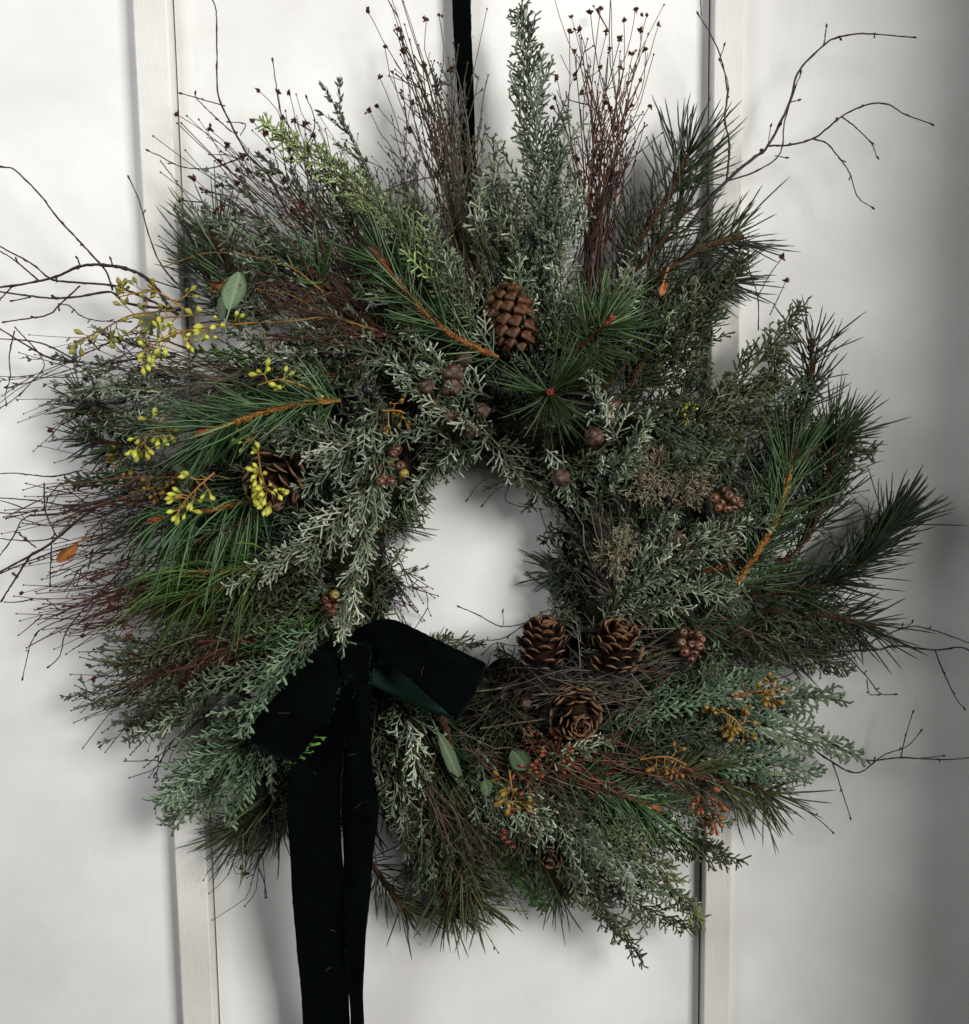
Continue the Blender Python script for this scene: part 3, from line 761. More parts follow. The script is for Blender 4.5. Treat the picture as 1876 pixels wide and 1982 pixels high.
def lichen(x, y, h, rx, ry, n, label=None):
    mb = MB(); c = P(x, y, h)
    o = rng.normal(0, 1, (n, 3)) * .5; o = o / np.maximum(1, np.linalg.norm(o, axis=1, keepdims=True))
    lob = rng.normal(0, 1, (9, 3)) * .42; o = o * .55 + lob[rng.integers(0, 9, n)]
    p = c + o * np.array([rx, 14, ry]) * U * np.array([1, 2, 1]) + np.array([0, -.004, 0])
    out = norm(o + np.array([0, -.6, 0]))
    Pp, Rr, Tt = [], [], []
    for gen, (l, rr) in enumerate(((9, .9), (6, .8), (4.5, .7))):
        d = norm(out + .7 * norm(rng.normal(0, 1, (n, 3)))); e = p + d * U * l * rng.uniform(.6, 1.2, (n, 1))
        Pp.append(np.stack([p, (p + e) / 2 + rng.normal(0, .6, (n, 3)) * U, e], 1)); Rr.append(np.full((n, 3), rr * U)); Tt.append(np.clip(rng.normal(.4 + .12 * gen, .15, n), 0, 1))
        d2 = norm(out + 1.0 * norm(rng.normal(0, 1, (n, 3)))); e2 = p + d2 * U * l * .8
        Pp.append(np.stack([p, (p + e2) / 2, e2], 1)); Rr.append(np.full((n, 3), rr * U)); Tt.append(np.clip(rng.normal(.45 + .12 * gen, .15, n), 0, 1))
        p = e
    mb.sweep(np.concatenate(Pp), np.concatenate(Rr), 3, 1, np.concatenate(Tt))
    ob = mb.build('lichen_clump', M['lichen'], wreath, c)
    if label: ob['label'] = label

def leaf(p0, p1, wd, mat='leaf', tilt=0.3, h2=None, label=None, curl=.12, name='eucalyptus_leaf'):
    """broad leaf from its stalk p0 to its tip p1, with midrib and thickness"""
    a, b = P(*p0), P(*p1); ax = b - a; L = np.linalg.norm(ax); d = ax / L
    sd = norm(np.cross(d, VIEW)); nn = np.cross(sd, d); sd2 = sd * math.cos(tilt) + nn * math.sin(tilt); nn2 = np.cross(sd2, d)
    nx, ny = 13, 9; V = []; t = []
    for sgn in (1, -1):
        for i in range(nx):
            s = i / (nx - 1); ww = wd * U * (math.sin(math.pi * min(1, s * .97 + .012)) ** .62) * (1.08 - .22 * abs(s - .45))
            for j in range(ny):
                u = (j / (ny - 1) - .5) * 2
                z = curl * wd * U * u * u * (1.2 + .3 * math.sin(7 * s)) + .10 * L * math.sin(math.pi * s) * curl * 4 * .3 - (.8 * U if u == 0 else 0)
                V.append(a + d * L * s + sd2 * ww * u * (1 + .04 * math.sin(9 * s + u)) + nn2 * (z + sgn * .45 * U)); t.append(.95 if u == 0 else .5 + .16 * math.sin(34 * s - 11 * abs(u)) + .05 * math.sin(91 * s + 30 * u))
    q = []
    for i in range(nx - 1):
        for j in range(ny - 1):
            k = i * ny + j; q.append((k, k + 1, k + ny + 1, k + ny)); k2 = k + nx * ny; q.append((k2, k2 + ny, k2 + ny + 1, k2 + 1))
        for j in (0, ny - 1):
            k = i * ny + j; k2 = k + nx * ny; q.append((k, k + ny, k2 + ny, k2))
    mb = MB(); mb.add(np.array(V), q, np.array(t))
    st = a - d * U * 26
    mb.sweep(curve([st, a + d * U * 4], 5), U * 1.3, 5, tint=.9)
    ob = mb.build(name, M[mat], wreath, a)
    if label: ob['label'] = label

# ---- under layer: short sprigs all round the base, coloured darker to deepen the shade between sprays
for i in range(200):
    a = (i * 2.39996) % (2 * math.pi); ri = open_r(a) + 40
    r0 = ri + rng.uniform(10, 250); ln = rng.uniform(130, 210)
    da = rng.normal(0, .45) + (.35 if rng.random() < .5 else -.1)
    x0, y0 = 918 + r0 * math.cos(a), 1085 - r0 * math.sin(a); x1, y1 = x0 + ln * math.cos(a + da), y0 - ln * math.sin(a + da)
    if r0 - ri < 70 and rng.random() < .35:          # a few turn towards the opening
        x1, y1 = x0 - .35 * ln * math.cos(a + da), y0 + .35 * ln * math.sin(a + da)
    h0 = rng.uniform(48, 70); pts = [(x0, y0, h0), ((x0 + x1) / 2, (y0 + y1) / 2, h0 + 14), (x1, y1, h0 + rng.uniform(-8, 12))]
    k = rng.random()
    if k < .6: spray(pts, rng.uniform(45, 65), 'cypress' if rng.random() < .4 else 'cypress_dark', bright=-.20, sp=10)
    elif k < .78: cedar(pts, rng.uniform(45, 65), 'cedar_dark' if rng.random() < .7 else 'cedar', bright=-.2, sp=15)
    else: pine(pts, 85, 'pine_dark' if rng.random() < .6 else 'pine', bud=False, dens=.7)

# ---- blue-grey cypress
for p, W, kw in [
    ([(1050, 640, 70), (1045, 350, 70), (1010, 22, 55)], 122, dict(label='tall grey cypress spire at the top', prof=.62, sp=7)),
    ([(1000, 520, 62), (965, 400, 62), (955, 270, 58)], 50, {}),
    ([(1010, 640, 70), (1075, 430, 76), (1070, 280, 66)], 50, {}),
    ([(935, 690, 85), (760, 430, 86), (505, 235, 70)], 84, dict(mat='cypress_yellow', tip=.6, label='cypress sprig with a yellow-green tip')),
    ([(960, 690, 90), (885, 560, 98), (825, 420, 86)], 60, dict(bright=.08)),
    ([(1060, 700, 78), (1085, 560, 88), (1075, 430, 78)], 66, {}),
    ([(1000, 690, 80), (1010, 560, 84), (990, 450, 76)], 50, {}),
    ([(860, 770, 85), (745, 690, 92), (600, 650, 80)], 60, {}),
    ([(660, 740, 75), (540, 690, 80), (440, 640, 74)], 45, dict(bright=-.05)),
    ([(950, 770, 95), (860, 720, 104), (790, 640, 95)], 48, {}),
    ([(960, 840, 95), (880, 800, 106), (780, 745, 96)], 55, {}),
    ([(900, 860, 92), (820, 830, 104), (730, 870, 100)], 50, {}),
    ([(740, 820, 105), (705, 1000, 116), (667, 1250, 110)], 82, dict(label='grey cypress sprig hanging down beside the opening', bright=.08)),
    ([(720, 930, 100), (600, 1050, 112), (445, 1140, 102)], 80, dict(bright=.08)),
    ([(700, 860, 104), (610, 850, 112), (495, 835, 106)], 70, dict(bright=.08)),
    ([(740, 780, 100), (650, 900, 106), (560, 960, 98)], 60, dict(bright=.04)),
    ([(900, 830, 85), (840, 900, 95), (785, 965, 86)], 60, {}),
    ([(960, 830, 82), (905, 870, 92), (860, 920, 82)], 50, {}),
    ([(940, 850, 85), (1010, 910, 92), (1080, 990, 82)], 60, dict(bright=.05)),
    ([(1050, 860, 85), (1100, 930, 94), (1140, 990, 84)], 55, {}),
    ([(1200, 860, 100), (1165, 790, 112), (1132, 708, 106)], 50, dict(bright=.15, label='pale grey cypress tip right of centre')),
    ([(1150, 990, 85), (1215, 880, 100), (1265, 790, 95)], 60, {}),
    ([(1110, 900, 90), (1180, 900, 100), (1240, 850, 95)], 50, {}),
    ([(1250, 780, 60), (1340, 650, 66), (1440, 500, 56)], 85, dict(mat='cypress_dark')),
    ([(1230, 720, 64), (1290, 620, 70), (1390, 540, 62)], 70, dict(mat='cypress_dark')),
    ([(1330, 830, 70), (1445, 730, 82), (1550, 590, 76)], 88, dict(mat='cypress_dark', bright=.18)),
    ([(1260, 860, 75), (1390, 790, 84), (1520, 740, 76)], 70, dict(mat='cypress_dark', bright=.1)),
    ([(1180, 1180, 92), (1330, 1065, 106), (1500, 1000, 96)], 90, {}),
    ([(1160, 1210, 92), (1235, 1120, 106), (1290, 985, 98)], 70, {}),
    ([(1200, 1210, 95), (1320, 1150, 104), (1440, 1140, 92)], 62, {}),
    ([(1350, 1070, 88), (1420, 1000, 96), (1480, 930, 88)], 55, dict(mat='cypress_dark', bright=.1)),
    ([(1400, 1240, 58), (1530, 1250, 58), (1645, 1300, 48)], 85, dict(mat='cypress_dark', bright=.05)),
    ([(1450, 1190, 62), (1570, 1210, 62), (1690, 1250, 50)], 60, dict(mat='cypress_dark')),
    ([(765, 1330, 70), (795, 1430, 88), (818, 1535, 80)], 70, dict(bright=.10)),
    ([(740, 1430, 68), (775, 1560, 82), (795, 1660, 74)], 60, dict(bright=.04)),
    ([(870, 1450, 70), (945, 1550, 82), (1050, 1640, 76)], 60, {}),
    ([(930, 1500, 75), (1030, 1580, 86), (1130, 1640, 78)], 60, {}),
    ([(1000, 1540, 75), (1160, 1640, 88), (1335, 1750, 72)], 105, {}),
    ([(1040, 1610, 62), (1150, 1730, 62), (1245, 1860, 50)], 75, dict(mat='cypress_dark')),
    ([(1130, 1570, 70), (1250, 1660, 76), (1355, 1785, 60)], 85, dict(mat='cypress_yellow', tip=.3)),
    ([(1100, 1640, 60), (1220, 1740, 62), (1340, 1800, 50)], 75, dict(mat='cypress_dark', bright=.1)),
    ([(1050, 1480, 92), (1120, 1445, 102), (1188, 1440, 96)], 42, {}),
    ([(1200, 1500, 72), (1310, 1570, 82), (1410, 1590, 76)], 70, {}),
    ([(1220, 1560, 66), (1300, 1630, 74), (1390, 1640, 66)], 60, dict(mat='cypress_dark', bright=.12)),
    ([(690, 1120, 80), (570, 1180, 86), (460, 1230, 76)], 48, dict(mat='cypress_dark')),
    ([(720, 1120, 70), (740, 1190, 78), (755, 1255, 72)], 34, dict(bright=-.1)),
    ([(800, 1275, 40), (870, 1245, 46), (925, 1250, 42)], 36, dict(mat='cypress_dark')),
    ([(1240, 900, 90), (1330, 900, 98), (1420, 880, 88)], 55, dict(mat='cypress_dark')),
    ([(640, 1030, 84), (540, 1110, 92), (470, 1200, 80)], 52, dict(mat='cypress_dark')),
    ([(820, 640, 80), (760, 590, 88), (690, 560, 78)], 42, {}),
    ([(1340, 860, 74), (1460, 830, 80), (1570, 780, 70)], 60, dict(mat='cypress_dark', bright=.05)),
    ([(1560, 900, 60), (1640, 890, 60), (1695, 870, 54)], 44, dict(mat='cypress_dark', bright=.1)),
]:
    kw = dict(kw); mt = kw.pop('mat', 'cypress'); spray(p, W, mt, **kw)

# looser sprigs that close the gaps between the fans, and short ones that break up the rim of the opening
for x, y, a, ln, W in [(620, 580, 125, 170, 44), (700, 480, 118, 170, 42), (560, 620, 150, 170, 42), (520, 540, 140, 130, 40), (820, 500, 105, 150, 36), (880, 620, 100, 150, 38), (940, 480, 88, 150, 34), (1110, 480, 75, 150, 40), (1160, 620, 60, 150, 46), (1240, 690, 50, 150, 48), (1300, 720, 65, 150, 50), (1480, 800, 60, 140, 50), (1420, 920, 25, 150, 46), (1530, 980, 40, 140, 40), (420, 1260, 185, 200, 46), (430, 1320, 195, 210, 46), (400, 1370, 200, 170, 40), (340, 840, 178, 190, 40), (340, 760, 172, 200, 36), (420, 900, 190, 180, 40), (1300, 1600, 320, 150, 50), (1000, 1560, 285, 170, 46), (1420, 1330, 350, 170, 50), (1180, 1050, 200, 90, 36)]:
    a = math.radians(a + rng.normal(0, 6)); h = rng.uniform(56, 74)
    spray([(x, y, h), (x + .5 * ln * math.cos(a) + rng.normal(0, 8), y - .5 * ln * math.sin(a) + rng.normal(0, 8), h + 8), (x + ln * math.cos(a + .12), y - ln * math.sin(a + .12), h - 8)], W, 'cypress' if rng.random() < .5 else 'cypress_dark', bright=rng.uniform(-.05, .08))
for i in range(26):
    a = i / 26 * 6.283 + rng.normal(0, .08); r_ = open_r(a) + 46; a2 = a + math.pi + rng.normal(0, .7); ln = rng.uniform(40, 74)
    x, y = 918 + r_ * math.cos(a), 1085 - r_ * math.sin(a)
    if 690 < x < 960 and y > 1190: continue
    pts = [(x, y, 60), (x + .5 * ln * math.cos(a2), y - .5 * ln * math.sin(a2), 74), (x + ln * math.cos(a2 + .3), y - ln * math.sin(a2 + .3), 66)]
    if rng.random() < .62: spray(pts, 24, 'cypress' if rng.random() < .6 else 'cypress_dark', bright=-.02)
    else: leafy(pts, 24, mat='leaf_dim', side=2)

# ---- flat cedar sprays
for p, W, kw in [
    ([(620, 1240, 78), (490, 1300, 88), (370, 1335, 76)], 84, dict(bright=.12, tip=.1)),
    ([(610, 1330, 76), (450, 1440, 86), (298, 1555, 70)], 105, dict(tip=.3, bright=.12, label='broad blue-green cedar fan at lower left')),
    ([(570, 1390, 72), (460, 1490, 78), (330, 1590, 64)], 90, dict(bright=.14, tip=.2)),
    ([(560, 1380, 74), (500, 1470, 80), (440, 1590, 68)], 74, dict(bright=.1)),
    ([(650, 1170, 80), (570, 1210, 90), (480, 1265, 84)], 55, dict(mat='cedar_green')),
    ([(640, 1260, 72), (540, 1360, 82), (420, 1390, 76)], 72, {}),
    ([(590, 1440, 64), (590, 1460, 70), (560, 1500, 66)], 40, {}),
    ([(1290, 1335, 72), (1450, 1350, 82), (1630, 1350, 66)], 92, dict(tip=.1)),
    ([(1300, 1380, 72), (1480, 1405, 78), (1665, 1465, 56)], 76, dict(mat='cedar', tip=.15)),
    ([(1350, 1400, 70), (1470, 1470, 76), (1585, 1500, 60)], 82, {}),
    ([(1340, 1340, 76), (1375, 1300, 88), (1385, 1245, 84)], 46, {}),
    ([(1150, 1410, 76), (1340, 1345, 86), (1500, 1290, 70)], 72, {}),
    ([(1200, 1450, 76), (1340, 1420, 84), (1480, 1400, 74)], 66, dict(mat='cedar_dark', bright=.2)),
    ([(1330, 1480, 74), (1400, 1490, 84), (1470, 1500, 78)], 55, {}),
    ([(950, 1610, 56), (1000, 1690, 62), (1052, 1760, 54)], 56, dict(mat='cedar_green', label='bright green cedar tip at the bottom')),
    ([(1215, 800, 88), (1330, 860, 98), (1425, 925, 86)], 72, dict(mat='cedar_dark', bright=.15)),
    ([(1400, 810, 66), (1500, 775, 72), (1590, 745, 64)], 62, dict(mat='cedar_dark', bright=.2)),
    ([(340, 900, 56), (220, 925, 60), (135, 935, 50)], 50, dict(mat='cedar_dark', bright=.2)),
    ([(1440, 820, 62), (1540, 830, 66), (1620, 900, 56)], 52, dict(mat='cedar_green', bright=-.25)),
    ([(560, 720, 70), (470, 690, 76), (380, 680, 70)], 34, dict(mat='cedar_green')),
]:
    kw = dict(kw); mt = kw.pop('mat', 'cedar'); cedar(p, W, mt, **kw)

# ---- pine
for p, ln, kw in [
    ([(660, 775, 104), (560, 785, 110), (400, 835, 112)], 118, dict(label='long green pine sprig with orange stem pointing left', dens=1.25, spread=(55, 28))),
    ([(965, 692, 100), (870, 645, 106), (790, 570, 104), (735, 495, 94)], 104, dict(dens=1.0, spread=(50, 25), label='pine sprig with orange stem pointing to upper left')),
    ([(1058, 765, 96), (1062, 762, 112), (1064, 760, 122)], 108, dict(star=True, n=78, spread=(108, 48), label='pine tip seen end on above the opening')),
    ([(1100, 690, 88), (1140, 655, 100), (1172, 628, 110)], 100, dict(n=150, spread=(85, 40))),
    ([(1200, 520, 60), (1280, 400, 62), (1338, 288, 56)], 118, dict(mat='pine_dark', dens=.62, label='dark pine sprig at upper right', spread=(70, 30))),
    ([(1230, 570, 60), (1340, 490, 62), (1440, 455, 54)], 105, dict(mat='pine_dark', dens=.6)),
    ([(1190, 560, 58), (1270, 480, 60), (1330, 400, 54)], 115, dict(mat='pine_dark', bud=False, dens=.5)),
    ([(1240, 620, 56), (1330, 560, 58), (1420, 540, 50)], 85, dict(mat='pine_dark', bud=False)),
    ([(1420, 1140, 86), (1500, 1010, 94), (1535, 890, 90)], 120, dict(dens=1.2)),
    ([(1440, 1150, 76), (1570, 1030, 78), (1620, 850, 68)], 115, dict(mat='pine_dark', dens=.7)),
    ([(1440, 1160, 66), (1620, 1120, 68), (1735, 1010, 60)], 100, dict(mat='pine_dark', dens=1.7, spread=(52, 22), bud=False, label='dense dark pine sprig reaching to the right')),
    ([(1450, 1180, 60), (1590, 1190, 62), (1690, 1215, 54)], 100, dict(mat='pine_dark', dens=.9)),
    ([(1480, 870, 60), (1560, 790, 62), (1572, 655, 56)], 95, dict(mat='pine_dark', dens=.7, spread=(75, 40))),
    ([(1480, 920, 60), (1580, 870, 62), (1640, 845, 54)], 92, dict(mat='pine_dark')),
    ([(520, 960, 90), (420, 985, 98), (308, 1005, 90)], 100, dict(droop=.8, dens=.9, spread=(70, 50), label='drooping green pine tuft on the left')),
    ([(500, 1000, 84), (420, 1030, 92), (380, 1050, 86)], 95, dict(dens=.7, droop=.8, mat='pine', bud=False)),
    ([(570, 1080, 86), (450, 1103, 92), (350, 1110, 84)], 125, dict(droop=.5, mat='pine_lime', dens=.9)),
    ([(500, 1120, 80), (420, 1140, 86), (340, 1160, 78)], 110, dict(droop=.3, mat='pine_lime', bud=False, dens=.7)),
    ([(520, 640, 50), (450, 540, 52), (410, 450, 42)], 100, dict(mat='pine', bud=False)),
    ([(470, 640, 46), (420, 580, 48), (390, 500, 40)], 110, dict(mat='pine_dark', bud=False, dens=.7)),
    ([(290, 830, 50), (200, 800, 52), (160, 785, 46)], 75, dict(mat='pine_dark')),
    ([(300, 870, 50), (220, 860, 52), (170, 850, 46)], 75, dict(mat='pine_dark', bud=False)),
    ([(600, 1450, 50), (520, 1550, 54), (460, 1610, 44)], 110, dict(mat='pine_olive', dens=1.1, bud=False)),
    ([(600, 1480, 46), (560, 1560, 50), (530, 1600, 44)], 105, dict(mat='pine_dark', bud=False, dens=.8)),
    ([(710, 1660, 40), (760, 1730, 42), (790, 1765, 38)], 85, dict(mat='pine_olive', bud=False, dens=.6)),
    ([(850, 1570, 60), (895, 1690, 62), (930, 1760, 50)], 105, dict(mat='pine_olive', bud=False, dens=.9)),
    ([(830, 1600, 50), (850, 1700, 52), (880, 1780, 44)], 95, dict(mat='pine_olive', bud=False, dens=.7)),
    ([(1350, 1480, 66), (1440, 1510, 68), (1490, 1540, 60)], 115, dict(mat='pine_olive', bud=False)),
    ([(1080, 1500, 82), (1180, 1530, 90), (1260, 1560, 86)], 110, dict(mat='pine', dens=.7)),
    ([(1220, 1490, 76), (1330, 1500, 82), (1420, 1520, 74)], 105, dict(mat='pine_olive', bud=False, dens=.7)),
    ([(690, 1040, 62), (740, 1020, 68), (768, 1012, 66)], 75, dict(mat='pine_dark', n=55)),
    ([(1000, 1600, 50), (1060, 1680, 54), (1090, 1730, 46)], 85, dict(mat='pine_dark', bud=False, dens=.7)),
    ([(1330, 1250, 60), (1440, 1235, 58), (1550, 1245, 50)], 90, dict(mat='pine_dark', bud=False)),
    ([(640, 560, 70), (600, 520, 76), (560, 500, 70)], 100, dict(mat='pine', bud=False, dens=.5)),
]:
    pine(p, ln, **kw)

# ---- dried flower stems and wiry bundles
bundle((770, 650, 62), [(300, 330, 46), (380, 230, 46), (500, 190, 46), (590, 190, 50)], 56, 'stem_brown', heads=30, wig=12, jit=26, name='dried_flower_bundle', label='fan of brown dried flowers at upper left')
bundle((780, 690, 66), [(330, 500, 52), (360, 400, 52), (450, 380, 56), (560, 330, 60)], 50, 'stem_red', wig=12, jit=26, heads=10, leaf='leaf_dim', leafn=2, name='dried_flower_bundle')
bundle((925, 570, 58), [(708, -10, 40), (760, -20, 44), (800, 40, 46), (835, 130, 46)], 64, 'stem_brown', heads=14, wig=7, jit=16, mid=(860, 330, 56), name='dried_flower_bundle', label='upright brown dried stems left of the hanging ribbon', short=.6)
bundle((930, 570, 58), [(840, 60, 46), (890, 110, 50), (920, 30, 50), (935, 270, 54)], 26, 'stem_grey', heads=3, wig=7, jit=14, mid=(890, 350, 58), leaf='leaf_dim', leafn=3, short=.6)
bundle((1135, 570, 62), [(1100, 80, 46), (1130, -10, 44), (1200, -10, 44), (1275, 30, 46), (1290, 140, 46)], 50, 'stem_red', heads=22, wig=7, jit=16, mid=(1160, 320, 56), name='dried_flower_bundle', label='upright red brown dried flowers at upper right', short=.6)
bundle((1140, 560, 64), [(1110, 260, 50), (1180, 200, 50), (1250, 230, 50)], 26, 'stem_dark', wig=7, jit=18, mid=(1150, 400, 56))
bundle((840, 620, 62), [(590, 330, 50), (660, 260, 48), (740, 250, 48), (840, 220, 50)], 62, 'stem_brown', r=.85, wig=14, jit=34, leaf='leaf_dim', leafn=3, heads=6, bj=30, hs=.7)
bundle((860, 640, 66), [(560, 400, 56), (640, 340, 54), (700, 330, 54)], 44, 'stem_olive', r=.85, wig=14, jit=34, leaf='leaf_grey', leafn=3, bj=34)
bundle((1010, 620, 62), [(930, 300, 50), (980, 330, 54), (1090, 300, 50)], 34, 'stem_olive', r=.85, wig=12, jit=26, leaf='leaf_dim', leafn=3, bj=30)
bundle((1180, 640, 60), [(1220, 300, 48), (1300, 330, 48), (1390, 420, 48), (1420, 540, 48)], 50, 'stem_dark', r=.9, wig=14, jit=34, leaf='leaf_dim', leafn=3, bj=30)
bundle((1450, 1000, 64), [(1560, 760, 50), (1620, 900, 48), (1640, 1040, 48)], 44, 'stem_dark', r=.9, wig=14, jit=34, leaf='leaf_dim', leafn=4, bj=36)
bundle((500, 740, 62), [(10, 630, 34), (0, 720, 34), (60, 800, 38), (110, 870, 40)], 62, 'stem_brown', wig=12, jit=26, r=.95, heads=5, leaf='leaf_grey', leafn=4, mid=(280, 715, 56), label='wiry brown stems with grey leaflets fanning out to the left edge')
bundle((520, 700, 70), [(150, 760, 50), (200, 830, 54), (260, 880, 54)], 36, 'stem_grey', wig=12, jit=26, r=.9, leaf='leaf_grey', leafn=8)
bundle((490, 900, 58), [(60, 900, 36), (40, 1000, 36), (120, 1030, 40)], 50, 'stem_red', wig=12, jit=26)
bundle((490, 1090, 58), [(40, 1130, 36), (20, 1180, 36), (90, 1230, 40), (150, 1250, 40)], 90, 'stem_red', wig=10, jit=22, heads=8, label='reddish dried stems fanning out at lower left')
bundle((430, 960, 56), [(120, 980, 40), (100, 1080, 40), (160, 1140, 42)], 70, 'stem_dark', wig=14, jit=30)
bundle((580, 1180, 66), [(180, 1260, 44), (150, 1340, 44), (170, 1410, 44), (260, 1430, 48)], 100, 'stem_olive', wig=12, jit=22, leaf='leaf_dim', leafn=6, heads=6, mid=(380, 1250, 66))
bundle((560, 1230, 70), [(230, 1290, 50), (200, 1380, 50), (280, 1420, 52)], 66, 'stem_red', wig=12, jit=22, mid=(400, 1280, 70))
bundle((620, 1130, 76), [(430, 1180, 66), (400, 1250, 66), (440, 1290, 66)], 40, 'stem_olive', wig=12, jit=24)
bundle((470, 1370, 42), [(180, 1420, 24), (250, 1500, 24), (330, 1540, 26)], 9, 'stem_dark', wig=22, jit=20, curl=16, leaf='leaf_dim', leafn=2, bj=22)
bundle((560, 1540, 36), [(385, 1700, 18), (440, 1735, 18), (550, 1740, 18)], 8, 'stem_dark', wig=16, jit=16, curl=14, heads=2, bj=26, label='thin curled stems below the pine on the left')
bundle((790, 1420, 74), [(830, 1770, 46), (920, 1800, 46), (1010, 1770, 48), (1040, 1700, 52)], 105, 'stem_olive', wig=10, jit=22, leaf='leaf_dim', leafn=6, mid=(880, 1600, 76), label='olive broom stems sweeping down at the bottom')
bundle((800, 1480, 76), [(860, 1760, 52), (940, 1760, 52), (1000, 1720, 54)], 46, 'stem_brown', wig=10, jit=22, mid=(890, 1620, 80))
bundle((1340, 1260, 84), [(960, 1290, 66), (900, 1340, 66), (860, 1400, 66), (900, 1440, 70)], 48, 'stem_grey', wig=17, jit=22, mid=(1130, 1320, 90), label='grey brown wiry stems right of the bow', leaf='leaf_dim', leafn=1)
bundle((1250, 1350, 84), [(920, 1310, 66), (840, 1390, 66), (860, 1430, 66)], 36, 'stem_brown', wig=16, jit=22, mid=(1050, 1350, 86))
bundle((1150, 1310, 84), [(1380, 1190, 70), (1450, 1180, 66), (1500, 1190, 60)], 22, 'stem_brown', wig=8, jit=12, bj=18)
bundle((1210, 1230, 84), [(1085, 1000, 76), (1130, 960, 80), (1190, 980, 84)], 40, 'stem_dark', wig=16, jit=26, leaf='leaf_dim', leafn=5, bj=24, curl=10)
bundle((1220, 1200, 90), [(1080, 1040, 84), (1160, 950, 92), (1240, 930, 94)], 20, 'stem_grey', wig=16, jit=26, bj=24, curl=12)
bundle((1010, 1430, 80), [(1300, 1440, 78), (1390, 1520, 72), (1400, 1600, 68)], 44, 'stem_red', wig=14, jit=24, heads=10, mid=(1180, 1490, 88))
bundle((900, 1450, 78), [(1100, 1560, 76), (1250, 1640, 72), (1300, 1700, 64)], 36, 'stem_brown', wig=14, jit=26, heads=6, mid=(1060, 1530, 84))
bundle((720, 1060, 56), [(780, 1140, 40), (805, 1190, 40), (790, 1230, 40)], 26, 'stem_dark', wig=10, jit=14, bj=12)
bundle((620, 560, 74), [(420, 500, 60), (440, 560, 60), (520, 600, 66)], 26, 'stem_red', wig=14, jit=22, bj=30)
bundle((800, 680, 84), [(500, 560, 72), (540, 620, 74), (470, 640, 70)], 34, 'stem_red', wig=14, jit=24, mid=(650, 610, 86), label='reddish brown stems left of the upper pine')
bundle((1240, 1330, 92), [(1000, 1270, 84), (1060, 1220, 84), (1010, 1330, 84)], 18, 'stem_grey', wig=14, jit=20, curl=12, bj=30)
bundle((1400, 1300, 66), [(1580, 1210, 52), (1640, 1240, 48), (1600, 1300, 48)], 20, 'stem_dark', wig=12, jit=24)
bundle((1360, 880, 80), [(1430, 1040, 80), (1500, 1080, 74), (1480, 960, 78)], 18, 'stem_dark', wig=14, jit=20)

def flowers(base, pts, mat='stem_brown', label=None, r=1.0, s=.95):
    """single flower stems, each ending in a rust flower head"""
    mb = MB(); ends = []
    for q in pts:
        b = np.array(base, float) + rng.normal(0, 22, 3) * np.array([1, 1, .2]); e = np.array([q[0], q[1], q[2] if len(q) > 2 else 48.0])
        m_ = b + (e - b) * .55 + rng.normal(0, 16, 3) * np.array([1, 1, .3]) + np.array([0, 0, 6]); n_ = b + (e - b) * .82 + rng.normal(0, 9, 3) * np.array([1, 1, .3])
        p = curve(ctrl([b, m_, n_, e]), 16); p[1:-1] += rng.normal(0, .5 * U, (14, 3))
        mb.sweep(p, U * r * np.linspace(1.2, .6, 16), 4, tint=rng.uniform(.2, .8)); ends.append((p[-1], norm(p[-1] - p[-2])))
        for _ in range(2):
            k = rng.integers(7, 13); d = norm(norm(p[k + 1] - p[k]) + .6 * norm(rng.normal(0, 1, 3) * np.array([1, .4, 1]))); f = p[k] + d * U * rng.uniform(18, 45)
            mb.sweep(curve([p[k], (p[k] + f) / 2 + rng.normal(0, 2, 3) * U, f], 6), U * r * .6, 4, tint=.4)
    ob = mb.build('dried_flower_bundle', M[mat], wreath, P(*base))
    for e, d in ends:
        put_head(ob, e, d, s * rng.uniform(.8, 1.3))
        if rng.random() < .5: put_head(ob, e + rng.normal(0, 5, 3) * U, d, s * rng.uniform(.6, .9))
    if label: ob['label'] = label
flowers((720, 560, 62), [(343, 222), (405, 250), (440, 280), (500, 175), (490, 235), (515, 258), (520, 290), (480, 330), (375, 345), (400, 370), (420, 362), (545, 245), (470, 303), (557, 310), (530, 332), (590, 240), (460, 355), (560, 180), (510, 350), (570, 280), (430, 400), (470, 410), (600, 320)], label='rust flower heads on thin stems at upper left')
flowers((900, 480, 58), [(826, 38), (712, 22), (735, 150), (745, 92), (785, 95), (760, 140), (790, 150), (775, 60), (730, 205), (850, 30), (800, 200), (715, 215)], s=.75)
flowers((1150, 480, 58), [(1102, 62), (1122, 58), (1078, 150), (1112, 145), (1085, 250), (1180, 95), (1162, 130), (1225, 105), (1150, 242), (1190, 250), (1215, 160), (1240, 155), (1275, 48), (1252, 30), (1230, 18), (1208, 40), (1175, 60), (1250, 95), (1258, 205), (1222, 205), (1170, 200), (1145, 180), (1200, 130), (1240, 60)], 'stem_red', label='red brown flower heads on thin stems at upper right', s=.85)

# two thin flower stems standing above the right-hand cypress
ob = twig([([(1468, 640, 60), (1467, 575, 60), (1450, 520, 58), (1450, 470, 56)], 1.2, .8), ([(1468, 574, 60), (1485, 540, 60), (1513, 500, 58)], 1.0, .7), ([(1490, 610, 58), (1505, 580, 58), (1521, 545, 58)], 1.0, .7)], name='dried_flower_stem', mat='stem_dark', spur=.3, label='two thin dried flower stems at right')
put_head(ob, P(1514, 498, 58), np.array([.4, 0, 1]), 1.1); put_head(ob, P(1522, 543, 58), np.array([.4, 0, 1]), 1.0)

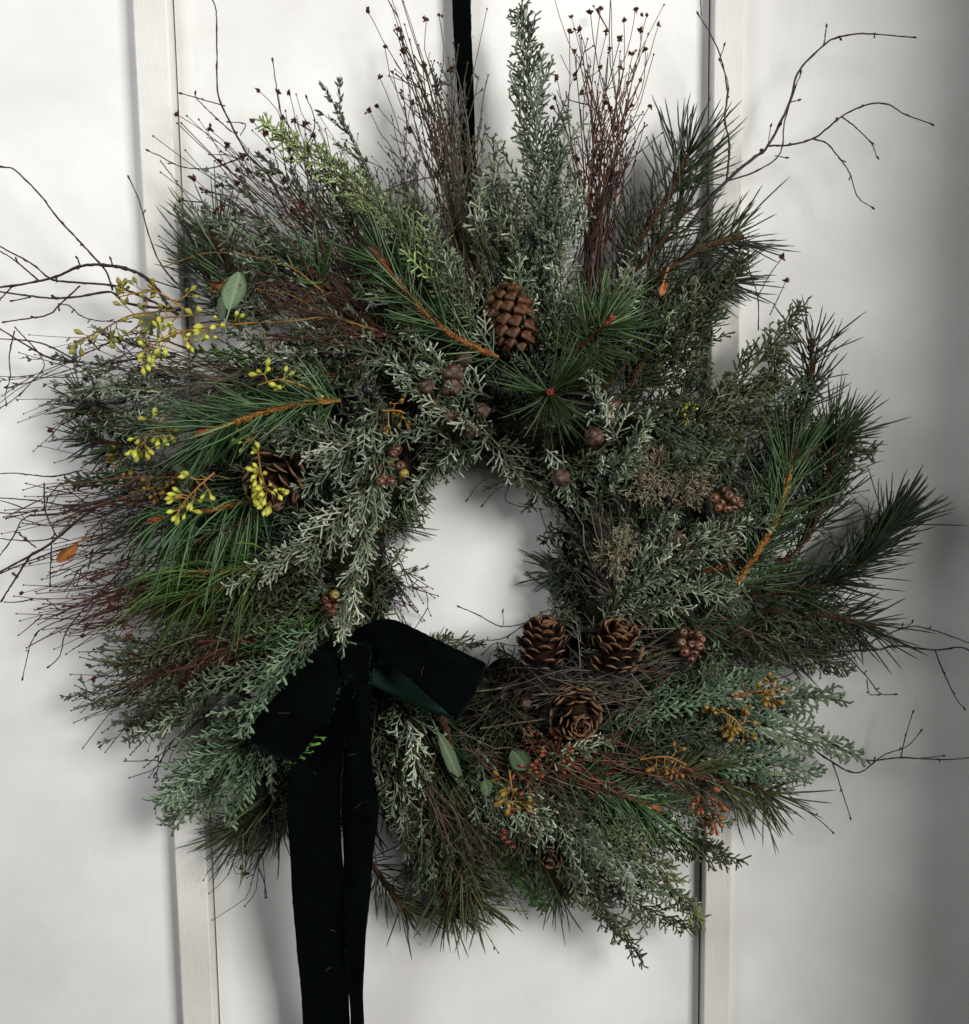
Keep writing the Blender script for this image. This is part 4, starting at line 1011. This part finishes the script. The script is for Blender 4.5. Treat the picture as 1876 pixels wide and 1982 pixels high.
# ---- grey-leaved twigs
for p in [
    [(770, 480, 64), (700, 300, 58), (622, 160, 50)], [(740, 400, 62), (690, 290, 58), (660, 230, 54)], [(915, 540, 60), (880, 320, 56), (842, 150, 48)], [(930, 560, 62), (910, 420, 62), (905, 290, 58)],
    [(930, 600, 66), (935, 480, 68), (945, 350, 62)], [(860, 520, 66), (820, 420, 66), (790, 330, 60)],
    [(430, 760, 64), (260, 755, 56), (105, 685, 40)], [(430, 740, 64), (280, 725, 60), (190, 700, 50)], [(450, 780, 70), (330, 790, 68), (220, 800, 58)], [(470, 800, 70), (340, 830, 68), (210, 840, 56)],
    [(430, 850, 66), (300, 860, 64), (160, 900, 50)], [(440, 830, 70), (330, 850, 70), (240, 900, 62)], [(420, 880, 66), (320, 900, 66), (250, 960, 58)],
    [(800, 660, 88), (690, 640, 90), (590, 600, 84)], [(760, 700, 88), (640, 680, 90), (520, 700, 82)], [(700, 700, 86), (620, 640, 88), (560, 640, 80)], [(650, 600, 80), (600, 560, 84), (520, 520, 76)],
    [(600, 480, 74), (520, 440, 72), (440, 420, 62)], [(560, 440, 70), (480, 380, 64), (400, 330, 54)], [(620, 420, 72), (560, 350, 70), (500, 300, 62)],
    [(430, 1260, 66), (290, 1280, 60), (170, 1290, 46)], [(440, 1300, 66), (300, 1340, 60), (180, 1370, 44)], [(450, 1330, 66), (320, 1370, 60), (220, 1400, 46)], [(420, 1330, 60), (300, 1400, 54), (230, 1380, 42)], [(400, 1250, 62), (300, 1300, 60), (240, 1300, 50)], [(430, 1350, 58), (370, 1390, 52), (300, 1400, 42)],
    [(1140, 1170, 84), (1090, 1080, 80), (1062, 1020, 72)], [(1150, 1150, 88), (1085, 1130, 80), (1060, 1080, 72)], [(1130, 1200, 84), (1085, 1170, 78), (1062, 1130, 70)], [(1180, 1100, 92), (1120, 1030, 88), (1100, 980, 80)],
    [(1230, 1020, 92), (1190, 960, 96), (1180, 900, 90)],
    [(700, 560, 76), (600, 500, 74), (500, 430, 62)], [(720, 520, 76), (640, 430, 72), (570, 350, 60)], [(760, 560, 78), (680, 460, 74), (600, 400, 64)], [(660, 620, 80), (560, 560, 78), (470, 470, 66)], [(640, 660, 80), (540, 620, 78), (440, 560, 66)], [(560, 520, 72), (470, 450, 66), (370, 400, 52)], [(800, 480, 70), (740, 400, 66), (690, 350, 58)], [(900, 460, 64), (870, 380, 62), (860, 290, 56)],
    [(470, 1240, 70), (340, 1250, 64), (210, 1240, 50)], [(470, 1280, 70), (330, 1310, 64), (190, 1330, 48)], [(480, 1310, 70), (350, 1350, 64), (240, 1360, 50)], [(440, 1200, 66), (320, 1220, 62), (230, 1270, 50)], [(450, 1360, 64), (360, 1400, 58), (270, 1420, 46)],
    [(640, 1140, 80), (560, 1200, 86), (490, 1190, 78)], [(1350, 1350, 86), (1430, 1400, 84), (1500, 1440, 74)],
]:
    leafy(p, rng.integers(36, 66), mat='leaf_grey' if rng.random() < .7 else 'leaf_dim')

# ---- bare twigs
twig([([(1330, 440), (1407, 350), (1460, 305), (1487, 282), (1530, 195), (1545, 140), (1595, 87), (1620, 73), (1670, 65), (1768, 72)], 3.2, 1.0),
      ([(1595, 87), (1600, 52)], 1.2, .9),
      ([(1487, 282), (1530, 280), (1580, 265), (1630, 225), (1680, 202), (1720, 202), (1750, 220), (1803, 240)], 1.9, 1.0),
      ([(1630, 226), (1655, 245), (1685, 275), (1698, 303)], 1.3, .8), ([(1572, 268), (1600, 277), (1620, 300), (1645, 335), (1660, 380), (1688, 401)], 1.4, .8),
      ([(1407, 350), (1462, 332), (1510, 297), (1520, 230), (1550, 142)], 1.5, .9), ([(1500, 301), (1521, 305)], 1.0, .8), ([(1530, 198), (1545, 194)], 1.1, .7), ([(1487, 282), (1492, 245)], 1.0, .6),
      ([(1407, 350), (1412, 280), (1403, 230), (1408, 175), (1395, 110), (1375, 65), (1352, 28)], 2.0, .9), ([(1395, 110), (1402, 88)], 1.0, .8), ([(1403, 232), (1410, 165), (1394, 118)], 1.0, .7), ([(1358, 32), (1355, -15)], .9, .7)],
     48, label='forked bare twig reaching out at upper right')
twig([([(345, 610), (325, 590), (300, 555), (270, 530), (220, 515), (160, 514), (110, 535), (75, 544), (25, 553), (-25, 558)], 3.4, 1.6), ([(155, 513), (150, 500)], 1.6, 1.2), ([(218, 514), (215, 502)], 1.6, 1.2), ([(25, 553), (0, 580), (-15, 600)], 1.4, 1)],
     52, label='arched bare twig at the left edge')
twig([([(345, 608), (270, 572), (220, 553), (150, 547), (100, 540), (60, 510), (-10, 472)], 2.6, 1.2), ([(75, 543), (30, 505), (-10, 480)], 1.6, 1.1), ([(155, 553), (115, 590), (90, 610), (10, 623)], 1.7, 1.1), ([(112, 588), (135, 592), (155, 610), (185, 620), (250, 623)], 1.2, .8)], 46)
twig([([(350, 600), (250, 588), (215, 565), (160, 573), (110, 577), (60, 573), (-15, 562)], 2.6, 1.4), ([(60, 575), (25, 582)], 1.2, 1.1), ([(218, 562), (205, 525), (170, 485), (110, 420), (80, 380), (30, 330), (5, 323)], 1.9, 1.3)], 42, label='bare twig with a long branch rising to the left edge')
twig([([(380, 590), (316, 518), (290, 460), (270, 390), (250, 345)], 1.7, .9)], 44)
twig([([(340, 690), (260, 695), (200, 705), (150, 700), (90, 690), (-10, 630)], 2.6, 1.3), ([(150, 700), (100, 672), (60, 660), (-10, 655)], 1.6, 1.0), ([(28, 640), (18, 690), (20, 730), (10, 765), (12, 780)], 1.3, .8), ([(28, 632), (85, 700), (60, 740), (30, 770), (0, 790)], 1.2, .8), ([(180, 700), (120, 720), (55, 740), (15, 750)], 1.1, .8)], 44)
twig([([(360, 925, 56), (230, 960), (160, 1000), (100, 1050), (50, 1080), (-10, 1112)], 3.4, 1.8), ([(230, 958), (180, 975), (110, 995), (50, 1001), (25, 1040), (-5, 1082)], 2.0, 1.1), ([(60, 1073), (30, 1120), (5, 1160)], 2.2, 1.4), ([(115, 1040), (60, 1047), (-10, 1042)], 1.3, .9), ([(70, 1060), (45, 1040), (42, 1037)], 1.4, 1.2)],
     50, label='thick dark forked twig on the left')
twig([([(300, 985), (200, 975), (110, 985), (30, 993), (-10, 992)], 1.7, 1.0), ([(200, 975), (130, 978), (60, 968), (-10, 963)], 1.5, .9), ([(160, 910), (100, 922), (30, 916), (-10, 917)], 1.5, .9), ([(85, 935), (88, 990), (105, 1030), (100, 1050), (97, 1130)], 1.5, 1.1)], 44)
twig([([(300, 1010), (200, 1050), (130, 1060), (60, 1085), (0, 1110)], 2.0, 1.2), ([(250, 1030), (170, 1040), (120, 1070), (60, 1090)], 1.4, .9)], 52)
twig([([(240, 1100), (180, 1160), (130, 1220), (115, 1270), (95, 1290)], 1.5, .9), ([(170, 1180), (85, 1215), (62, 1240), (52, 1275), (44, 1312)], 1.2, .8)], 40)
twig([([(1560, 1270), (1620, 1262), (1700, 1257), (1735, 1250), (1810, 1258), (1860, 1253), (1890, 1268)], 2.3, 1.3), ([(1810, 1258), (1822, 1290), (1850, 1350), (1866, 1370)], 1.4, .9), ([(1700, 1235), (1760, 1213), (1800, 1218), (1850, 1235), (1890, 1250)], 1.4, .9), ([(1755, 1215), (1766, 1205)], 1, .8)], 44, label='bare twig reaching to the right edge')
twig([([(1620, 1250), (1650, 1280), (1680, 1312), (1704, 1342), (1732, 1344)], 1.5, .9), ([(1678, 1316), (1683, 1343), (1699, 1345)], 1.1, .8)], 40)
twig([([(1500, 1420), (1560, 1440), (1600, 1468), (1658, 1496), (1710, 1462), (1755, 1445), (1782, 1416)], 2.0, .9), ([(1560, 1410), (1640, 1455), (1680, 1472), (1740, 1467), (1835, 1470), (1890, 1465)], 2.2, 1.0), ([(1744, 1465), (1753, 1425), (1767, 1380)], 1.3, .8), ([(1612, 1477), (1625, 1515), (1646, 1582)], 1.3, .8), ([(1780, 1468), (1825, 1463)], 1.0, .8)], 44, label='forked bare twig low on the right')
twig([([(1480, 1480), (1510, 1520), (1550, 1560), (1590, 1590), (1611, 1610)], 1.5, .8)], 42)
twig([([(560, 420), (520, 340), (480, 300), (445, 235), (422, 180), (420, 100), (418, 20), (406, -10)], 2.2, 1.0), ([(448, 255), (405, 215), (380, 190), (378, 182)], 1.1, .8), ([(436, 205), (400, 195), (352, 181)], 1.1, .8), ([(480, 300), (410, 325), (350, 322), (310, 302), (288, 292)], 1.4, .8), ([(465, 262), (475, 240), (445, 236)], .9, .7), ([(310, 310), (340, 350), (370, 390)], 1.0, .7)], 50, label='thin dark twig rising at upper left')
twig([([(640, 480), (600, 360), (590, 300), (610, 240), (594, 190)], 1.4, .8), ([(560, 300), (540, 200), (528, 118)], 1.1, .8), ([(850, 340), (780, 355), (720, 380), (650, 395)], 1.2, .8)], 76)
twig([([(1070, 980), (1020, 930), (960, 925), (930, 935), (905, 966)], 1.2, .7), ([(1000, 928), (960, 950), (935, 977)], 1.1, .7), ([(990, 930), (978, 965), (1000, 978), (1045, 985)], 1.1, .7), ([(1045, 985), (1060, 1030), (1085, 1070)], 1.1, .8), ([(1035, 955), (1055, 975)], .9, .7)], 55, mat='stem_dark')
twig([([(1130, 1220, 90), (1090, 1185, 88), (1060, 1182, 86), (1020, 1205, 80), (970, 1212, 74), (925, 1190, 66), (890, 1175, 60)], 1.5, .9), ([(1020, 1205, 80), (975, 1235, 70), (930, 1240, 64), (905, 1250, 60)], 1.2, .8), ([(975, 1210, 74), (973, 1185, 72)], .9, .7), ([(1060, 1240, 86), (1000, 1250, 76), (960, 1245, 70), (935, 1265, 64)], 1.1, .8)], 70, mat='stem_grey', label='pale twig crossing the bottom of the opening')
twig([([(860, 1345, 100), (980, 1330, 96), (1080, 1300, 98), (1180, 1280, 100)], 1.5, .9), ([(1060, 1310, 98), (1140, 1340, 98), (1175, 1370, 98), (1190, 1440, 98), (1205, 1480, 96)], 1.2, .8), ([(1195, 1440, 98), (1210, 1400, 98), (1215, 1345, 98)], 1.0, .7), ([(930, 1410, 96), (1060, 1390, 100), (1180, 1360, 98), (1290, 1345, 90)], 1.3, .8), ([(1030, 1345, 98), (1100, 1342, 100), (1150, 1340, 98)], 1.2, 1.0)], 96, mat='stem_grey')
twig([([(730, 640, 92), (640, 615, 94), (560, 622, 92), (480, 625, 84)], 1.7, 1.2), ([(620, 560, 90), (560, 515, 86), (480, 495, 78), (400, 490, 64), (320, 515, 52)], 1.5, .9), ([(510, 640, 90), (515, 665, 90), (518, 690, 88)], 1.3, 1.0), ([(640, 615, 94), (560, 570, 88), (500, 560, 80)], 1.2, .9)], 80, mat='seed_stem', name='orange_stem', spur=.4, label='orange brown stems above the big pine sprig')
twig([([(1250, 1275, 92), (1285, 1262, 94), (1320, 1255, 96)], 4.2, 3.6), ([(1345, 1225, 88), (1370, 1190, 88), (1400, 1150, 84)], 2.4, 2.0)], 92, mat='stem_olive', name='green_stem', spur=0, label='cut green stem right of the pine cone')
twig([([(1140, 1500, 96), (1230, 1470, 98), (1290, 1445, 94), (1320, 1440, 90)], 1.5, .9), ([(1080, 1560, 90), (1200, 1585, 94), (1300, 1570, 90), (1380, 1530, 82)], 1.5, .9)], 92, mat='stem_olive', name='green_stem', spur=.3)

# ---- loose wiry stems and small leafy twigs that cross the ring in all directions
for i in range(95):
    a = rng.uniform(0, 6.283); r_ = open_r(a) + rng.uniform(35, 330); a2 = a + rng.normal(0, .9)
    x, y = 918 + r_ * math.cos(a), 1085 - r_ * math.sin(a)
    if 1200 < y and 460 < x < 960: continue
    ln = rng.uniform(50, 150); x2, y2 = x + ln * math.cos(a2), y - ln * math.sin(a2); h = rng.uniform(74, 104)
    m_ = ((x + x2) / 2 + rng.normal(0, 14), (y + y2) / 2 + rng.normal(0, 14), h + 8)
    if math.hypot(x2 - 918, y2 - 1085) < open_r(math.atan2(1085 - y2, x2 - 918)) + 12: continue
    k = rng.random()
    if k < .45: leafy([(x, y, h - 12), m_, (x2, y2, h)], rng.integers(14, 30), mat='leaf_grey' if rng.random() < .5 else 'leaf_dim', ll=9, side=2)
    elif k < .8: twig([([(x, y, h - 12), m_, (x2, y2, h)], 1.3, .7), ([m_, ((m_[0] + x2) / 2 + rng.normal(0, 12), (m_[1] + y2) / 2 + rng.normal(0, 12), h), (x2 + rng.normal(0, 30), y2 + rng.normal(0, 30), h)], 1.0, .6)], mat=['stem_grey', 'stem_brown', 'stem_red', 'stem_dark'][rng.integers(4)], name='wiry_stem')
    else: bundle((x, y, h - 12), [(x2 - 20, y2 - 10, h), (x2 + 20, y2 + 15, h)], 5, ['stem_grey', 'stem_brown', 'stem_olive'][rng.integers(3)], wig=10, jit=14, bj=8, leaf='leaf_dim', leafn=2)

# ---- eucalyptus seed sprays
seeds([(490, 625, 100), (410, 632, 104), (345, 645, 102), (290, 672, 96), (270, 690, 92)], 36, 'yellow', label='long yellow-green seed spray at upper left')
seeds([(340, 600, 70), (255, 610, 66), (195, 640, 60), (150, 660, 54)], 20, 'olive')
seeds([(360, 600, 66), (300, 565, 60), (225, 575, 54)], 14, 'olive')
seeds([(370, 610, 80), (290, 620, 76), (240, 650, 70)], 14, 'olive')
seeds([(330, 800, 98), (292, 838, 100), (268, 872, 96)], 18, 'yellow')
seeds([(415, 915, 112), (378, 948, 114), (345, 985, 108)], 20, 'yellow', label='yellow-green seed spray below the big pine sprig')
seeds([(500, 880, 112), (508, 925, 118), (530, 975, 114)], 32, 'yellow', label='yellow-green seed spray over the left pine cone')
seeds([(610, 755, 100), (545, 735, 104), (500, 745, 102)], 9, 'yellow')
seeds([(500, 845, 106), (480, 852, 108), (470, 862, 106)], 8, 'yellow')
seeds([(1005, 1505, 92), (1060, 1490, 98), (1090, 1420, 100)], 34, 'rust', size=10, label='rust red seed spray under the lower cone')
seeds([(1010, 1480, 88), (1030, 1440, 92), (1015, 1440, 92)], 10, 'rust', size=10)
seeds([(1380, 1370, 84), (1420, 1390, 92), (1440, 1420, 90)], 22, 'ochre', size=11, label='ochre seed spray among cedar at right')
seeds([(1420, 1350, 84), (1470, 1338, 90), (1510, 1335, 84)], 16, 'ochre', size=11)
seeds([(1240, 1470, 90), (1290, 1465, 94), (1330, 1480, 90)], 14, 'ochre', size=10)
seeds([(1330, 1500, 86), (1370, 1560, 88), (1400, 1600, 82)], 24, 'rust', size=10, label='rust seed spray at lower right')
seeds([(985, 1480, 92), (990, 1520, 98), (1000, 1555, 94)], 18, 'ochre', size=12, label='golden seed cluster low in the middle')
seeds([(990, 1570, 84), (1000, 1600, 88), (1005, 1625, 84)], 9, 'rust', size=10)
seeds([(300, 880, 60), (250, 890, 62), (205, 895, 58)], 14, 'ochre', size=10)
seeds([(350, 930, 62), (290, 945, 64), (250, 955, 60)], 12, 'ochre', size=10)
seeds([(1310, 830, 80), (1335, 800, 88), (1350, 790, 86)], 9, 'yellow', size=8)
seeds([(740, 795, 102), (770, 795, 108), (785, 800, 106)], 10, 'ochre', size=9)

# ---- cones
pine_cone(987, 610, 88, (-.30, -1, .10), 118, 42, 60, True, 'closed brown pine cone at the top of the wreath', lift=(18, 60))
pine_cone(1052, 1238, 84, (.12, -1, .25), 98, 50, 62, label='shaded open pine cone at the inner edge')
pine_cone(1196, 1243, 106, (.22, -1, .45), 102, 50, 66, label='open pine cone with pale rims right of the opening')
pine_cone(1116, 1384, 106, (.15, .35, 1), 92, 50, 62, label='open pine cone facing forward under the opening')
pine_cone(528, 932, 98, (-.35, .6, 1), 100, 58, 62, label='dark open pine cone behind yellow seeds')
pine_cone(1066, 1650, 72, (-.2, .3, 1), 70, 32, 44, label='small dark pine cone at the bottom')
for x, y, h, r in [(899, 695, 100, 17), (876, 722, 106, 20), (875, 749, 106, 19), (829, 749, 98, 17), (842, 782, 96, 14), (934, 795, 98, 15), (871, 805, 98, 15), (913, 832, 94, 15), (1150, 845, 108, 19), (1175, 808, 104, 17), (1187, 786, 100, 15), (1086, 925, 102, 18), (1308, 1045, 92, 19), (1333, 1072, 96, 21), (1018, 1363, 92, 12)]:
    ball(x, y, h, r)
berries(700, 785, 77, [(-35, -12), (-22, -28), (-5, -20), (12, -30), (28, -16), (38, 2), (-30, 8), (-12, 4), (8, -6), (22, 10), (-20, 24), (2, 22), (-8, 38), (28, -32), (14, 30)], 12, 'black', 'black berry cluster near the big pine sprig')
berries(760, 902, 104, [(2, -25), (-6, -12), (-22, 4), (-16, 22), (16, 0), (22, 14), (-2, 30), (-22, 30), (8, -32)], 10, 'brown', 'brown berry cluster beside the hanging cypress', alt='green')
berries(650, 1165, 98, [(-18, -6), (-2, -14), (-14, 8), (10, 4), (-6, 20), (16, 18), (2, 10)], 10, 'brown', 'brown berry cluster above the bow', alt='green')
berries(1405, 970, 98, [(-22, -6), (-8, 2), (6, -10), (18, -2), (-14, 12), (2, 14), (14, 12), (-2, -20), (26, 6)], 10, 'brown', 'brown berry cluster on the right')
berries(1338, 1247, 100, [(-16, -22), (0, -20), (14, -18), (-20, -4), (-2, -2), (14, 2), (-12, 14), (6, 16), (20, -10), (0, 28)], 10, 'brown', 'brown berry cluster at the end of the green stem')
lichen(1282, 925, 90, 58, 38, 700, 'large beige lichen clump on the right side')
lichen(1190, 1072, 94, 36, 26, 380, 'small beige lichen clump beside the opening')

# ---- broad leaves
leaf((444, 600, 96), (466, 528, 90), 21, 'leaf', .25, label='oval grey-green leaf at upper left')
leaf((434, 618, 84), (428, 575, 78), 12, 'leaf', .6)
leaf((308, 660, 74), (310, 598, 70), 11, 'leaf', 1.1)
leaf((285, 640, 58), (300, 605, 54), 20, 'leaf', .3)
leaf((388, 920, 88), (335, 898, 82), 18, 'leaf', .6)
leaf((848, 1418, 94), (895, 1522, 92), 12, 'leaf_deep', .5, label='long narrow grey-green leaf under the bow')
leaf((1022, 1488, 100), (992, 1452, 98), 20, 'leaf_deep', .2, label='dark green oval leaf under the cones')
leaf((938, 1508, 96), (944, 1540, 94), 11, 'leaf_deep', .3)
leaf((152, 1050, 56), (112, 1084, 52), 11, 'leaf_dry', .4, curl=.5, name='dry_leaf', label='rust brown dry leaf on the left twigs')
leaf((434, 545, 62), (412, 560, 58), 11, 'leaf_dry', .4, curl=.5, name='dry_leaf')
leaf((1285, 545, 70), (1276, 572, 70), 8, 'leaf_dry', .4, curl=.5, name='dry_leaf')

# ------------------------------------------------------------------ velvet ribbon
def strip(rows, parent, name, mat, n=40, nu=12, th=.0009, belly=0.0, wave=.0, label=None, origin=None, both=None):
    """velvet strip lofted between its two edges; rows are (left edge, right edge) points"""
    A = curve(ctrl([r[0] for r in rows], True), n); B = curve(ctrl([r[1] for r in rows], True), n)
    u = np.linspace(0, 1, nu)
    G = A[:, None] * (1 - u)[None, :, None] + B[:, None] * u[None, :, None]
    du = np.gradient(G, axis=1); dv = np.gradient(G, axis=0); nn = norm(np.cross(du, dv))
    if wave:
        s = np.linspace(0, 1, n)[:, None]; G = G + nn * (wave * (np.sin(7 * s + 3 * u[None]) + .6 * np.sin(15 * s + 5 * u[None] + 1) + .35 * np.sin(31 * s - 9 * u[None])) * .5 * np.clip(s * 8, .15, 1))[..., None]
    ed = rng.normal(0, .00014, (n, 2)); G[:, 0] += norm(B - A) * ed[:, :1]; G[:, -1] += norm(B - A) * ed[:, 1:]
    if belly: G = G + nn * (belly * np.sin(np.pi * u))[None, :, None]
    V = np.concatenate([(G + nn * th / 2).reshape(-1, 3), (G - nn * th / 2).reshape(-1, 3)])
    i = np.arange(n - 1)[:, None]; j = np.arange(nu - 1)[None]; k = (i * nu + j); off = n * nu
    q = [np.stack([k, k + 1, k + nu + 1, k + nu], -1).reshape(-1, 4), np.stack([k + off, k + nu + off, k + nu + 1 + off, k + 1 + off], -1).reshape(-1, 4)]
    i = np.arange(n - 1)
    for jj in (0, nu - 1): k = i * nu + jj; q.append(np.stack([k, k + nu, k + nu + off, k + off], -1))
    j = np.arange(nu - 1)
    for ii in (0, n - 1): k = ii * nu + j; q.append(np.stack([k, k + 1, k + 1 + off, k + off], -1))
    mb = MB(); mb.add(V, np.concatenate(q))
    ob = mb.build(name, mat, parent, V[0] if origin is None else origin)
    if both is not None:
        ob.data.materials.append(both); nf = (n - 1) * (nu - 1); mi = np.zeros(len(ob.data.polygons), np.int32); mi[:nf] = 1
        ob.data.polygons.foreach_set('material_index', mi)
    if label: ob['label'] = label
    return ob, A, B

def fray(edges, parent, o, n):
    mb = MB()
    for E in edges:
        for _ in range(n):
            k = rng.integers(0, len(E) - 1); p = E[k] + (E[k + 1] - E[k]) * rng.random(); l = U * rng.uniform(2, 7)
            d = norm(rng.normal(0, 1, 3)); d2 = norm(d + rng.normal(0, .5, 3))
            mb.sweep(np.stack([p, p + d * l * .5, p + d2 * l]), U * .28, 3, tint=rng.random())
    mb.build('frayed_threads', M['thread'], parent, o)['kind'] = 'stuff'

VB = M['velvet_back']; VE = M['velvet']
hang = None
rows = [((874, -30, 14), (911, -30, 14)), ((878, 60, 15), (913, 60, 15)), ((886, 200, 17), (918, 200, 17)), ((893, 300, 20), (921, 300, 20)), ((903, 430, 26), (933, 430, 26)), ((912, 560, 34), (944, 560, 34)), ((920, 680, 46), (950, 680, 46)), ((925, 760, 62), (955, 760, 62))]
hang, A, B = strip(rows, None, 'hanging_ribbon', VE, 60, 8, wave=.0006)
tag(hang, 'black-green velvet ribbon strip that holds the wreath up from above', 'ribbon')
fray([A, B], hang, WORLD[hang.name], 70)

bow = empty('velvet_bow', P(690, 1262, 112))
tag(bow, 'black-green velvet bow with two loops and long tails tied at lower left', 'bow')
edges = []
# tails
_, A, B = strip([((640, 1262, 116), (705, 1262, 116)), ((612, 1330, 120), (690, 1330, 120)), ((575, 1430, 118), (668, 1430, 120)), ((556, 1545, 112), (660, 1545, 114)), ((563, 1680, 96), (664, 1680, 100)), ((574, 1810, 76), (670, 1810, 80)), ((582, 1900, 64), (674, 1900, 68)), ((588, 2040, 50), (679, 2040, 52))], bow, 'tail', VE, 70, 14, belly=.004, wave=.0040, label='wide left tail'); edges += [A, B]
_, A, B = strip([((668, 1262, 113), (722, 1262, 115)), ((664, 1340, 116), (720, 1340, 117)), ((664, 1450, 114), (719, 1450, 116)), ((661, 1560, 106), (734, 1560, 112)), ((664, 1660, 96), (722, 1660, 104)), ((667, 1760, 84), (712, 1760, 92)), ((672, 1870, 68), (703, 1870, 80)), ((680, 2040, 50), (703, 2040, 60))], bow, 'tail', VE, 70, 14, belly=-.003, wave=.0045, label='narrow turned right tail', both=VB); edges += [A, B]
# right loop: front face runs out to the right, turns and comes back underneath
_, A, B = strip([((690, 1290, 118), (665, 1245, 118)), ((720, 1285, 126), (700, 1212, 126)), ((762, 1292, 138), (762, 1199, 136)), ((835, 1352, 146), (848, 1238, 146)), ((878, 1392, 140), (932, 1280, 142)), ((881, 1398, 132), (943, 1290, 134)), ((874, 1392, 122), (936, 1292, 122)), ((820, 1374, 112), (858, 1280, 110)), ((760, 1345, 108), (790, 1250, 106)), ((716, 1322, 110), (735, 1240, 108)), ((690, 1290, 112), (700, 1240, 110))], bow, 'loop', VE, 90, 14, wave=.0030, both=VB, label='loop folded out to the right'); edges += [A, B]
# left loop
_, A, B = strip([((690, 1250, 116), (700, 1300, 116)), ((655, 1242, 124), (668, 1315, 126)), ((625, 1246, 134), (656, 1332, 138)), ((575, 1300, 140), (640, 1385, 146)), ((520, 1362, 138), (600, 1440, 144)), ((482, 1410, 130), (573, 1474, 134)), ((474, 1420, 122), (568, 1478, 124)), ((480, 1412, 114), (566, 1474, 112)), ((540, 1340, 104), (610, 1410, 100)), ((610, 1270, 104), (650, 1330, 104)), ((680, 1245, 110), (695, 1300, 110))], bow, 'loop', VE, 90, 14, wave=.0036, both=VE, label='loop folded down to the left'); edges += [A, B]
# knot
_, A, B = strip([((668, 1232, 108), (712, 1226, 108)), ((664, 1240, 120), (716, 1234, 122)), ((660, 1262, 132), (718, 1256, 134)), ((660, 1290, 134), (716, 1290, 136)), ((664, 1318, 126), (716, 1316, 128)), ((668, 1328, 114), (714, 1324, 114))], bow, 'knot', VE, 30, 16, belly=.001, wave=.0035); edges += [A, B]
fray(edges, bow, P(690, 1262, 112), 45)
mb = MB()
for x, y, h in [(700, 1552, 116), (765, 1712, 108), (612, 1500, 122), (690, 1460, 122), (640, 1800, 92), (820, 1290, 152), (560, 1380, 150), (660, 1330, 146), (630, 1880, 78)]:
    p = P(x, y, h); d = norm(rng.normal(0, 1, 3) * np.array([1, .15, 1])); e = norm(d + rng.normal(0, .5, 3)); l = U * rng.uniform(6, 20)
    mb.sweep(np.stack([p, p + d * l * .5, p + d * l * .5 + e * l * .5]), U * .32, 3, tint=.5)
mb.build('lint', M['stem_grey'], bow, P(690, 1262, 112))['kind'] = 'stuff'
cedar([(620, 1210, 120), (560, 1270, 146), (505, 1350, 150)], 50, 'cedar', bright=-.05)
cedar([(520, 1290, 120), (490, 1350, 140), (470, 1420, 138)], 44, 'cedar')
cedar([(545, 1480, 112), (590, 1450, 134), (612, 1420, 138)], 14, 'cedar_green', bright=.2)
# cypress tip that lies over the knot
spray([(668, 1160, 128), (664, 1200, 140), (667, 1252, 146)], 26, 'cypress', bright=.12, start=.0)
